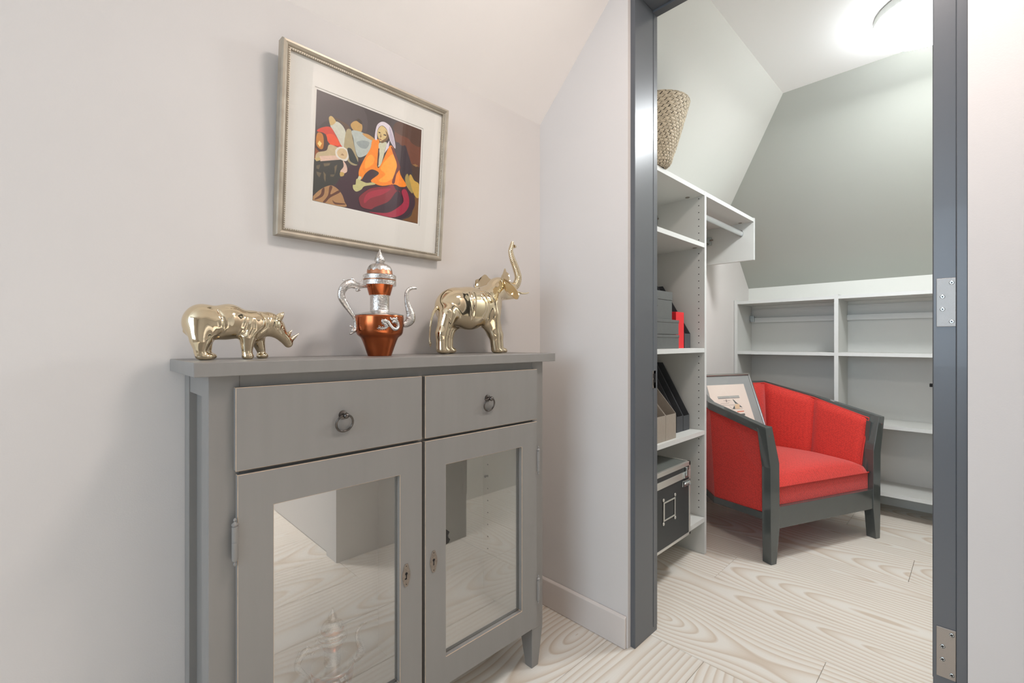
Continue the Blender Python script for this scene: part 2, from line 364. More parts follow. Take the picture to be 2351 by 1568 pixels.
def ring(y,zc,par):
    b=MB(); b.lathe([(.0095,XD),(.009,XD+.002),(.0045,XD+.004),(.0038,XD+.011),(.0055,XD+.013),(.0062,XD+.017),(.0045,XD+.021),(.0005,XD+.0225)],(y,zc),20,'x'); build('knob',b,'pewter',par,smooth=True)
    R=.0178; xx=XD+.0125
    b=MB(); b.tube([(xx-.004*(1-math.cos(a)),y+R*math.sin(a),zc+.001-R*.98+R*math.cos(a)) for a in [2*math.pi*i/28 for i in range(28)]],.0021,10,1,closed=True); build('ring_pull',b,'pewter',par,smooth=True,autos=80)
for y0,y1,yk in ((.2185,.6135,.4175),(.6225,1.0245,.823)):
    b=MB(); b.box(XF+.0005,XD,y0,y1,.7645,.9165); b.cur=0
    dr=build('drawer',b,['cab','wear'],cab,bev=.0008,bseg=1,bmat=1); ring(yk,.8455,dr)
def door(y0,y1,g0,g1,side):
    z0,z1,h0,h1=.1335,.7575,.206,.690
    b=MB()
    # frame ring as one mesh
    o=[(y0,z0),(y1,z0),(y1,z1),(y0,z1)]; i=[(g0,h0),(g1,h0),(g1,h1),(g0,h1)]
    v=[(XD,a,c) for a,c in o]+[(XD,a,c) for a,c in i]+[(XF+.0005,a,c) for a,c in o]+[(XF+.0005,a,c) for a,c in i]
    f=[(0,1,5,4),(1,2,6,5),(2,3,7,6),(3,0,4,7),(8,12,13,9),(9,13,14,10),(10,14,15,11),(11,15,12,8)]+[(0,8,9,1),(1,9,10,2),(2,10,11,3),(3,11,8,0)]+[(4,5,13,12),(5,6,14,13),(6,7,15,14),(7,4,12,15)]
    b.add(v,f); d=build('door',b,['cab','wear'],cab,bev=.0008,bseg=1,bmat=1)
    b=MB(); b.box(XF-.009,XF+.0005,g0-.004,g0+.0,h0,h1); b.box(XF-.009,XF+.0005,g1,g1+.004,h0,h1); b.box(XF-.009,XF+.0005,g0,g1,h0-.004,h0); b.box(XF-.009,XF+.0005,g0,g1,h1,h1+.004); build('glazing_bead',b,'cab',d)
    b=MB(); b.box(XF+.001,XF+.003,g0,g1,h0,h1); build('glass_pane',b,'glass',d)
    hy=y0-.0045 if side<0 else y1+.0045
    for zc in (.638,.245):
        r=.0052
        b=MB(); b.lathe([(.0006,-.043),(.0022,-.041),(.0026,-.0385),(.0014,-.036),(.0018,-.0345),(.0045,-.033),(.0052,-.031),(r,-.0005),(r*.9,0),(r,.0005),(r,.028),(.0038,.029),(.0056,.031),(.0056,.0335),(.003,.0355),(.0014,.0375),(.0028,.040),(.0022,.0425),(.0006,.044)],(XD+.001,hy),16)
        b.v=[(p[0],p[1],p[2]+zc) for p in b.v]
        build('hinge',b,'cab',d,smooth=True,autos=35)
    ky=.5695 if side<0 else .6465; kz=.452 if side<0 else .4585
    pts=[(-.0035,.027),(.0035,.027),(.0058,.022),(.0078,.014),(.0105,.006),(.0108,-.004),(.0085,-.012),(.0062,-.021),(.0035,-.0265),(-.0035,-.0265),(-.0062,-.021),(-.0085,-.012),(-.0108,-.004),(-.0105,.006),(-.0078,.014),(-.0058,.022)]
    b=MB(); b.prism([(ky+p[0],kz+p[1]) for p in pts],XD,XD+.0014,'x'); es=build('escutcheon',b,'iron',d,bev=.0005)
    b=MB(); b.prism([(ky+.0034*math.cos(a),kz+.004+.0034*math.sin(a)) for a in [math.pi*i/8 for i in range(16)]],XD+.0012,XD+.0016,'x'); b.box(XD+.0012,XD+.0016,ky-.0013,ky+.0013,kz-.009,kz+.003)
    if side<0: b.box(XD+.0012,XD+.0016,ky-.004,ky+.0013,kz-.009,kz-.006)
    for dz in (.0215,-.021): b.prism([(ky+.0012*math.cos(a),kz+dz+.0012*math.sin(a)) for a in [math.pi*i/4 for i in range(8)]],XD+.0012,XD+.0017,'x')
    build('keyhole',b,'dark',d)
    return d
door(.2215,.6135,.2825,.5535,-1)
dR=door(.6225,1.0240,.6845,.958,1)
b=MB(); b.prism([(.686,.517),(.700,.516),(.709,.508),(.704,.500),(.7055,.494),(.711,.488),(.706,.480),(.697,.478),(.694,.471),(.686,.470)],XF-.012,XF-.002,'x'); build('lock_case',b,'pewter',dR,bev=.0015)
RHINO=[('e',(0,0.1918,1.0371),(0.03,0.0292,0.0353)),('e',(0,0.1761,1.0329),(0.02,0.0151,0.0192)),('c',(0,0.1909,1.0425),0.0294,(0,0.2355,1.0423),0.0302),('e',(0,0.223,1.0325),(0.034,0.0403,0.0287)),('e',(0,0.2384,1.0458),(0.027,0.0282,0.0302)),('c',(0,0.2384,1.0396),0.0302,(0,0.2808,1.0339),0.0287),('e',(0,0.2756,1.0315),(0.031,0.0272,0.0282)),('c',(0,0.2808,1.0362),0.0264,(0,0.3062,1.0357),0.0247),('c',(0,0.3083,1.0417),0.0207,(0,0.3258,1.0326),0.0176),('c',(0,0.317,1.0396),0.0192,(0,0.3472,1.0052),0.0113),('e',(0,0.353,0.9967),(0.0085,0.0096,0.0101)),('c',(0,0.3587,1.0052),0.006,(0,0.3775,1.0204),0.0005),('c',(0,0.3518,1.015),0.006,(0,0.3608,1.0267),0.0008),('c',(-0.012,0.334,1.0525),0.0045,(-0.012,0.3345,1.0586),0.0025),('c',(0.014,0.3249,1.0429),0.004,(0.014,0.3315,1.0515),0.0055),('c',(0.016,0.3309,1.0514),0.005,(0.016,0.3359,1.0575),0.0014),('e',(0.016,0.1867,1.0141),(0.017,0.0202,0.0262)),('c',(0.017,0.1865,0.9982),0.0151,(0.017,0.1856,0.9811),0.0109),('e',(0.017,0.1937,0.9709),(0.013,0.0161,0.0083)),('c',(-0.017,0.1999,1.0058),0.0141,(-0.017,0.2018,0.9815),0.0093),('e',(-0.017,0.2065,0.9705),(0.012,0.0141,0.0075)),('c',(0,0.1638,1.0204),0.004,(0,0.1717,1.012),0.0034),('c',(0,0.1717,1.012),0.0034,(0,0.177,0.9928),0.0026),('c',(0.018,0.2669,1.0082),0.0151,(0.018,0.2664,0.98),0.0099),('e',(0.018,0.2679,0.97),(0.012,0.0113,0.0083)),('c',(-0.018,0.2961,1.0039),0.0141,(-0.018,0.3026,0.9813),0.0089),('e',(-0.018,0.3053,0.9695),(0.012,0.0119,0.0077))]
RHINO_G=[([(0.2149,1.0588),(0.2211,1.0457),(0.223,1.0303),(0.2192,1.0169),(0.2079,1.0058)],0.0036,0.0022),([(0.2126,1.0388),(0.2154,1.0257),(0.2088,1.0146)],0.0018,0.0014),([(0.2912,1.0622),(0.3008,1.045),(0.2997,1.032),(0.2849,1.0154),(0.2828,1.0084)],0.0036,0.0022),([(0.2684,1.0462),(0.2633,1.0312),(0.2593,1.0151)],0.0026,0.002),([(0.2756,1.0442),(0.2756,1.0269),(0.2684,1.0129)],0.0018,0.0018),([(0.3083,1.0594),(0.3105,1.0429),(0.304,1.0215),(0.2955,1.0062)],0.0018,0.0013),([(0.3132,1.0578),(0.3143,1.043),(0.3083,1.0216),(0.3008,1.0062)],0.0018,0.0013),([(0.3181,1.0562),(0.3181,1.0432),(0.3127,1.0217),(0.3062,1.0062)],0.0018,0.0013),([(0.3231,1.0546),(0.322,1.0433),(0.317,1.0217),(0.3116,1.0062)],0.0018,0.0013),([(0.3281,1.053),(0.3258,1.0434),(0.3214,1.0218),(0.317,1.0063)],0.0018,0.0013),([(0.3348,1.0328),(0.3314,1.0255),(0.337,1.016)],0.0018,0.0014),([(0.2005,1.0663),(0.223,1.0686),(0.2473,1.067),(0.2513,1.0763)],0.0006,0.0014),([(0.1823,1.0078),(0.1932,1.0068)],0.0008,0.0014),([(0.2674,0.9751),(0.2787,0.9749)],0.0008,0.0012),([(0.1895,0.9754),(0.1987,0.9752)],0.0008,0.0012)]
ELE=[('e',(0,0.8128,1.1001),(0.047,0.057,0.055)),('c',(0,0.8292,1.1087),0.051,(0,0.94,1.1194),0.047),('e',(0,0.872,1.0996),(0.054,0.074,0.064)),('e',(0,0.9383,1.1092),(0.045,0.052,0.06)),('c',(0,0.9433,1.1348),0.038,(0,0.9775,1.1603),0.035),('e',(0,0.9914,1.1756),(0.029,0.033,0.031)),('c',(0,1.002,1.1778),0.025,(0,1.0605,1.1801),0.015),('c',(0,1.0056,1.152),0.019,(0,1.0605,1.1493),0.008),('c',(0.026,0.7748,1.0784),0.027,(0.026,0.7553,1.0232),0.0175),('c',(0.026,0.7553,1.0232),0.0175,(0.026,0.7553,0.9846),0.017),('e',(0.026,0.7614,0.9755),(0.019,0.022,0.01)),('c',(-0.026,0.8461,1.0788),0.025,(-0.026,0.8145,1.0246),0.015),('c',(-0.026,0.8145,1.0246),0.015,(-0.026,0.813,0.9837),0.015),('e',(-0.026,0.8219,0.974),(0.017,0.02,0.01)),('c',(0.026,0.9438,1.0831),0.026,(0.026,0.9522,1.0257),0.0165),('c',(0.026,0.9522,1.0257),0.0165,(0.026,0.959,0.9829),0.0155),('e',(0.026,0.9676,0.9722),(0.018,0.021,0.01)),('c',(-0.026,0.9904,1.0793),0.026,(-0.026,1.0171,1.0219),0.015),('c',(-0.026,1.0171,1.0219),0.015,(-0.026,1.0225,0.982),0.014),('e',(-0.026,1.0353,0.9706),(0.0165,0.019,0.01)),('c',(0.0156,0.9198,1.0751),0.022,(0.0156,0.9497,1.0308),0.014)]
TRUNK=[((1.0642,1.183),0.014),((1.0775,1.195),0.013),((1.084,1.2172),0.012199999999999999),((1.0718,1.2483),0.011),((1.0575,1.2734),0.0098),((1.0493,1.299),0.008199999999999999),((1.0537,1.3183),0.007),((1.0575,1.3309),0.0045)]
TIP=[((1.0624,1.3169),0.006),((1.0726,1.3157),0.0045)]
TAIL=[((0.7516,1.0958),0.005),((0.7379,1.0734),0.0032),((0.7311,1.0391),0.0024),((0.7292,1.005),0.0024),((0.7311,0.996),0.0038),((0.7319,0.9857),0.0012)]
TUSK=[((1.0674,1.1662),0.0036),((1.0846,1.1616),0.0033),((1.102,1.1621),0.0028),((1.1149,1.1658),0.0014)]
ELE_G=[([(0.8412,1.1401),(0.8443,1.1018),(0.8504,1.0658)],0.0022,0.0026),([(0.8565,1.1425),(0.8504,1.1021),(0.8488,1.0779)],0.0018,0.002),([(0.883,1.137),(0.8974,1.1169),(0.899,1.0898),(0.8878,1.0745)],0.002,0.0024),([(0.907,1.1499),(0.93,1.1264),(0.9366,1.094),(0.9333,1.0737)],0.0022,0.0026),([(0.9568,1.1255),(0.9809,1.096),(0.9914,1.0576),(0.9967,1.0188)],0.0015,0.0026),([(0.7488,1.0922),(0.7627,1.0791),(0.7669,1.0399)],0.0018,0.003),([(0.7997,1.0618),(0.791,1.0287),(0.7881,0.9935)],0.0012,0.0024),([(0.9602,1.1538),(0.974,1.1394),(0.995,1.1304)],0.0016,0.0022),([(0.7697,0.9681),(0.7725,0.9796),(0.7824,0.9819),(0.7881,0.9678)],0.0012,0.0014),([(0.791,0.9677),(0.7939,0.9782),(0.8011,0.9675)],0.0012,0.0014),([(0.9844,0.9644),(0.9897,0.9773),(1.0003,0.9785),(1.0074,0.964)],0.0012,0.0014)]
EAR_NEAR=[(0.026,1.203),(0.035,1.214),(0.045,1.229),(0.052,1.217),(0.063,1.211),(0.068,1.195),(0.074,1.18),(0.096,1.165),(0.114,1.144),(0.112,1.132),(0.103,1.128),(0.086,1.134),(0.065,1.144),(0.05,1.157),(0.035,1.178)]
EAR_FAR=[(-0.091,1.203),(-0.082,1.207),(-0.072,1.209),(-0.051,1.22),(-0.041,1.215),(-0.033,1.207),(-0.022,1.201),(-0.014,1.188),(-0.018,1.167),(-0.041,1.153),(-0.07,1.155),(-0.09,1.168)]
EARY=0.983
HANDLE=[((0.5343,1.1364),0.0023),((0.5254,1.1363),0.0038),((0.5137,1.1368),0.0061),((0.5021,1.138),0.0091),((0.4907,1.1403),0.011),((0.4776,1.1334),0.0103),((0.4688,1.1187),0.0089),((0.4693,1.1044),0.0086),((0.4776,1.0906),0.0078),((0.4888,1.0749),0.0059),((0.4992,1.0608),0.0047),((0.5036,1.0482),0.004),((0.5044,1.0354),0.0038)]
CURL=[((0.5044,1.0354),0.0034),((0.5025,1.028),0.0049),((0.4964,1.0261),0.0046),((0.4973,1.0334),0.003),((0.4917,1.0369),0.0023),((0.4898,1.0396),0.0011)],[((0.5012,1.0262),0.0038),((0.4936,1.0206),0.0027),((0.4885,1.0187),0.0013)]
SPOUT=[((0.6347,1.0452),0.0065),((0.646,1.0481),0.0099),((0.6563,1.0588),0.0141),((0.6574,1.0729),0.0125),((0.6524,1.0887),0.0095),((0.6471,1.1044),0.0072),((0.6449,1.1202),0.0061),((0.6471,1.1323),0.0053),((0.6551,1.1409),0.0046),((0.6667,1.1443),0.0038),((0.6761,1.1443),0.0029)]
CHAIN=[(0.5343,1.1712),(0.5274,1.1621),(0.5234,1.1571),(0.5175,1.1501),(0.5127,1.1456)]
PAINT=[
((74,64,64),[(-0.1516,0.1438),(-0.0329,0.1434),(-0.0242,0.0746),(-0.1156,0.0801),(-0.1484,0.0568)]),
((112,62,38),[(0.0649,0.1113),(0.0825,0.1073),(0.1084,0.1058),(0.1222,0.0959),(0.1516,0.0963),(0.1493,0.035),(0.122,0.039),(0.0969,0.077),(0.0711,0.083)]),
((84,52,34),[(0.0596,0.1233),(0.0805,0.144),(0.1509,0.1435),(0.1516,0.0963),(0.1222,0.0959),(0.1084,0.1058),(0.0825,0.1073),(0.0649,0.1113)]),
((72,46,30),[(0.1187,0.0381),(0.1493,0.035),(0.1514,-0.0137),(0.1308,0.0014)]),
((150,110,60),[(0.1255,0.0366),(0.1353,0.0413),(0.1457,0.0384),(0.1391,0.0337)]),
((120,78,36),[(0.139,-0.0543),(0.153,-0.054),(0.1535,-0.1285),(0.1014,-0.1277),(0.1302,-0.1082)]),
((58,28,42),[(-0.0965,-0.0771),(-0.0667,-0.0261),(-0.0267,0.0058),(0.0027,-0.0074),(0.0221,-0.0427),(0.0642,-0.0268),(0.1092,-0.0297),(0.1333,-0.044),(0.1403,-0.0772),(0.1203,-0.1102),(0.0884,-0.1265),(0.0172,-0.1267),(-0.0376,-0.1264),(-0.0733,-0.1263),(-0.1015,-0.0809)]),
((56,40,46),[(0.068,0.0821),(0.0805,0.0845),(0.0873,0.0769),(0.0998,0.0835),(0.1089,0.0665),(0.1222,0.0362),(0.1252,0.0114),(0.1076,0.0011),(0.0952,-0.0106),(0.0738,0.0312),(0.0657,0.0648)]),
((165,145,80),[(0.1046,-0.0039),(0.1122,0.0065),(0.1215,-0.0124),(0.1322,-0.0241),(0.13,-0.0448),(0.1091,-0.0269)]),
((205,165,75),[(0.1178,-0.0048),(0.1221,0.0077),(0.1346,-0.0063),(0.151,-0.0138),(0.1525,-0.0512),(0.1369,-0.0475)]),
((212,60,32),[(-0.1479,0.0448),(-0.136,0.056),(-0.115,0.0642),(-0.1016,0.0499),(-0.092,0.0379),(-0.0809,0.0236),(-0.1057,0.0224),(-0.125,0.03),(-0.1267,0.0394),(-0.1392,0.0427)]),
((236,78,20),[(-0.1254,0.0398),(-0.1067,0.0483),(-0.0891,0.0312),(-0.0954,0.0242),(-0.1133,0.0213)]),
((68,36,24),[(-0.149,0.0396),(-0.1255,0.0422),(-0.1205,0.0116),(-0.1325,-0.0048),(-0.1462,-0.0022),(-0.1517,0.0144)]),
((195,120,30),[(-0.1465,0.0392),(-0.1342,0.0407),(-0.1298,0.0236),(-0.1316,0.0058),(-0.1402,0.0033),(-0.1485,0.013)]),
((246,216,130),[(-0.141,0.0226),(-0.1346,0.0173),(-0.1391,0.0073),(-0.1451,0.014)]),
((140,72,28),[(-0.15,0.0028),(-0.1399,-0.0052),(-0.1443,-0.02),(-0.1522,-0.0247)]),
((92,68,50),[(-0.1097,0.0908),(-0.0902,0.0887),(-0.0687,0.0833),(-0.0651,0.0743),(-0.0704,0.0599),(-0.0791,0.0773),(-0.09,0.0838)]),
((205,205,188),[(-0.1152,0.0691),(-0.1016,0.0823),(-0.0899,0.0813),(-0.0789,0.0723),(-0.0744,0.0586),(-0.0743,0.0255),(-0.085,0.0274),(-0.0962,0.0441),(-0.1071,0.0581)]),
((205,175,112),[(-0.1196,0.0837),(-0.1161,0.091),(-0.1097,0.0908),(-0.1016,0.0823),(-0.1077,0.0728),(-0.1152,0.0691)]),
((172,157,118),[(-0.0735,0.069),(-0.0602,0.0746),(-0.054,0.0574),(-0.0487,0.0306),(-0.0396,0.0125),(-0.04,-0.0097),(-0.0564,-0.0129),(-0.0705,-0.0014),(-0.0781,0.0218)]),
((195,155,86),[(-0.0622,0.0893),(-0.0478,0.1031),(-0.0338,0.1001),(-0.0304,0.0883),(-0.0354,0.0749),(-0.0466,0.0752),(-0.0576,0.078)]),
((58,44,34),[(-0.0531,0.1),(-0.0425,0.1096),(-0.0326,0.1057),(-0.0331,0.0983),(-0.0464,0.1023)]),
((40,46,50),[(-0.0608,0.0757),(-0.0487,0.0306),(-0.0387,0.0102),(-0.0174,0.0195),(-0.015,0.0302),(-0.0332,0.0248),(-0.0448,0.0344),(-0.056,0.0721)]),
((182,191,184),[(-0.0588,0.0738),(-0.03,0.078),(0.002,0.0697),(-0.0004,0.0584),(-0.0081,0.0375),(-0.0189,0.0211),(-0.0382,0.0116),(-0.0482,0.0308),(-0.0539,0.0548)]),
((150,160,158),[(-0.0453,0.0472),(-0.029,0.0574),(-0.0091,0.0583),(-0.0169,0.0401),(-0.0338,0.0377)]),
((200,150,80),[(-0.0298,0.0754),(-0.0129,0.0782),(0.0063,0.0716),(0.0021,0.0658),(-0.0182,0.0687)]),
((50,51,45),[(-0.149,-0.0238),(-0.112,-0.0108),(-0.0808,-0.0095),(-0.071,-0.0195),(-0.0768,-0.0416),(-0.0893,-0.0601),(-0.0967,-0.0721),(-0.1218,-0.0858),(-0.1516,-0.1065),(-0.1515,-0.0367)]),
((112,98,72),[(-0.129,-0.0305),(-0.1115,-0.0244),(-0.1138,-0.0312),(-0.1262,-0.0371)]),
((112,98,72),[(-0.1282,-0.0501),(-0.1217,-0.0558),(-0.1222,-0.0759),(-0.1263,-0.067)]),
((105,92,70),[(-0.1454,-0.0546),(-0.1331,-0.0551),(-0.1376,-0.0674),(-0.144,-0.0616)]),
((112,98,72),[(-0.101,-0.0302),(-0.0934,-0.0231),(-0.0955,-0.0363),(-0.0989,-0.0499)]),
((100,90,68),[(-0.1104,-0.0529),(-0.0989,-0.0499),(-0.1025,-0.0571),(-0.1102,-0.0578)]),
((100,90,68),[(-0.146,-0.0401),(-0.1363,-0.0349),(-0.1395,-0.0481),(-0.1457,-0.0473)]),
((198,178,138),[(-0.1447,-0.0079),(-0.1228,0.0035),(-0.1158,0.0205),(-0.0926,0.02),(-0.0768,0.0222),(-0.076,0.0021),(-0.0888,-0.0092),(-0.1368,-0.0228),(-0.149,-0.0238)]),
((226,192,172),[(-0.1395,-0.0149),(-0.0943,-0.0007),(-0.0809,-0.007),(-0.1366,-0.0271)]),
((228,222,210),[(-0.1,0.0103),(-0.0913,0.0217),(-0.0769,0.0247),(-0.0659,0.0178),(-0.064,0.0055),(-0.0702,-0.0078),(-0.0835,-0.009),(-0.0968,-0.0039)]),
((214,186,142),[(-0.0953,0.0092),(-0.0873,0.0191),(-0.0768,0.021),(-0.069,0.0143),(-0.069,0.0028),(-0.0757,-0.005),(-0.0863,-0.0047),(-0.0939,0.0007)]),
((165,130,90),[(-0.0866,0.0028),(-0.0816,0.0081),(-0.0761,0.0046),(-0.08,0.003)]),
((205,180,120),[(-0.1515,-0.0245),(-0.1394,-0.0181),(-0.135,-0.0235),(-0.1464,-0.0299)]),
((226,192,172),[(-0.0795,-0.0091),(-0.0697,-0.0192),(-0.0672,-0.0339),(-0.0768,-0.0416),(-0.0854,-0.0387),(-0.077,-0.0237)]),
((200,166,92),[(-0.0861,-0.0427),(-0.0809,-0.0388),(-0.0747,-0.041),(-0.0766,-0.0479),(-0.0844,-0.0507)]),
((38,47,45),[(-0.0689,0.0246),(-0.0581,0.0265),(-0.0435,0.0062),(-0.0381,-0.0084),(-0.0595,-0.006),(-0.0656,0.0102)]),
((178,134,88),[(-0.1517,-0.1176),(-0.134,-0.0962),(-0.1118,-0.0809),(-0.0963,-0.0816),(-0.08,-0.0936),(-0.0712,-0.1122),(-0.0701,-0.1262),(-0.1521,-0.1266)]),
((98,56,36),[(-0.1303,-0.0953),(-0.1242,-0.0901),(-0.126,-0.1093),(-0.1429,-0.123),(-0.1478,-0.1229),(-0.1335,-0.1085)]),
((98,56,36),[(-0.1117,-0.0833),(-0.104,-0.0827),(-0.1084,-0.1027),(-0.0882,-0.0878),(-0.084,-0.092),(-0.1081,-0.1102),(-0.1203,-0.1255),(-0.1266,-0.1256),(-0.1147,-0.1067)]),
((98,56,36),[(-0.1027,-0.1153),(-0.0947,-0.1199),(-0.071,-0.1173),(-0.0708,-0.1204),(-0.0958,-0.1247)]),
((250,140,12),[(-0.0008,0.0662),(0.0164,0.0742),(0.0203,0.0566),(0.017,0.0019),(0.0257,0.007),(0.0419,0.0468),(0.053,0.0693),(0.066,0.0594),(0.082,0.0252),(0.0882,-0.0011),(0.1091,-0.0269),(0.09,-0.0358),(0.0708,-0.0335),(0.0343,-0.0465),(0.0104,-0.0456),(-0.0002,-0.0402),(0.0209,-0.0187),(0.0176,-0.0114),(-0.0001,-0.0108),(-0.0167,-0.0258),(-0.0272,-0.0444),(-0.0346,-0.0384),(-0.0345,-0.02),(-0.0213,0.0125),(-0.0055,0.0435)]),
((255,170,50),[(0.0261,-0.0011),(0.0457,0.0316),(0.0635,0.0477),(0.0742,0.023),(0.0697,-0.0115),(0.0429,-0.0348),(0.0217,-0.0347),(0.0418,-0.0132)]),
((255,165,45),[(-0.0183,0.0081),(-0.0048,0.0278),(0.0072,0.0206),(0.0022,0.0032),(-0.0173,-0.0127)]),
((110,40,28),[(0.0547,0.067),(0.066,0.0594),(0.0836,0.0256),(0.0873,0.0154),(0.0756,-0.0044),(0.0707,-0.0307),(0.0627,-0.0285),(0.0721,0.003),(0.0757,0.0234),(0.0635,0.0477)]),
((205,205,178),[(0.0184,0.0641),(0.0411,0.0738),(0.0383,0.0567),(0.0284,0.0131),(0.0184,0.0028),(0.0213,0.0354)]),
((70,40,40),[(0.0155,0.0015),(0.017,0.0503),(0.0205,0.0513),(0.0198,0.0053)]),
((216,190,132),[(0.0178,0.1068),(0.0265,0.1137),(0.0388,0.1083),(0.0456,0.0942),(0.0431,0.0826),(0.0287,0.0686),(0.0179,0.0747),(0.0121,0.0915)]),
((120,90,55),[(0.0359,0.1047),(0.0456,0.0942),(0.0432,0.082),(0.0293,0.0685),(0.0226,0.0702),(0.037,0.0834),(0.0402,0.0925)]),
((60,40,30),[(0.0155,0.0948),(0.0214,0.0946),(0.0215,0.0919),(0.0165,0.0916)]),
((60,40,30),[(0.0305,0.0932),(0.0389,0.0937),(0.0385,0.0903),(0.0312,0.0902)]),
((150,110,70),[(0.0221,0.0921),(0.0255,0.0838),(0.0221,0.0808),(0.0208,0.082)]),
((150,80,60),[(0.0178,0.0773),(0.0258,0.0772),(0.0248,0.0747),(0.0188,0.075)]),
((224,214,222),[(0.0056,0.0735),(0.0078,0.1008),(0.0144,0.1163),(0.0289,0.1257),(0.0473,0.1219),(0.0572,0.1088),(0.0664,0.0816),(0.0682,0.065),(0.0575,0.0734),(0.0508,0.0822),(0.0462,0.0944),(0.0394,0.109),(0.0279,0.1147),(0.0177,0.1086),(0.0119,0.0942),(0.0121,0.0723)]),
((190,180,195),[(0.0474,0.1193),(0.0558,0.1057),(0.0649,0.0811),(0.0656,0.0676),(0.054,0.0805),(0.0485,0.0979)]),
((224,214,222),[(0.0493,0.0818),(0.0484,0.0624),(0.036,0.0429),(0.0414,0.0685)]),
((198,192,134),[(-0.0412,-0.0466),(-0.0299,-0.0477),(-0.0127,-0.05),(0.0044,-0.0444),(0.0125,-0.0478),(-0.018,-0.0601),(-0.0261,-0.0705),(-0.0397,-0.0795),(-0.0488,-0.0746),(-0.0501,-0.0645),(-0.0433,-0.0615)]),
((215,210,170),[(-0.0352,-0.0372),(-0.027,-0.0377),(-0.0299,-0.0472),(-0.0384,-0.0459)]),
((135,32,46),[(-0.0308,-0.0901),(-0.0062,-0.0658),(0.0138,-0.0556),(0.0495,-0.0442),(0.0646,-0.035),(0.0779,-0.0485),(0.0891,-0.0487),(0.0916,-0.065),(0.0705,-0.0893),(0.0493,-0.1022),(0.0078,-0.1164),(-0.0211,-0.1171),(-0.0301,-0.1058)]),
((170,36,60),[(-0.0002,-0.0697),(0.0467,-0.0504),(0.0591,-0.0502),(0.0355,-0.0695),(0.0006,-0.0883),(-0.0159,-0.1053),(-0.0167,-0.0895)]),
((52,26,42),[(0.0546,-0.0845),(0.0781,-0.0513),(0.091,-0.0539),(0.0889,-0.0741),(0.0616,-0.0996),(0.0198,-0.1193),(0.0023,-0.123),(0.0134,-0.1098)]),
((165,30,62),[(0.0939,-0.0476),(0.1065,-0.0389),(0.118,-0.0562),(0.1195,-0.0845),(0.1005,-0.1113),(0.0631,-0.1278),(0.0202,-0.1266),(-0.0006,-0.1249),(0.0501,-0.1173),(0.0805,-0.0984),(0.1018,-0.0741)]),
]
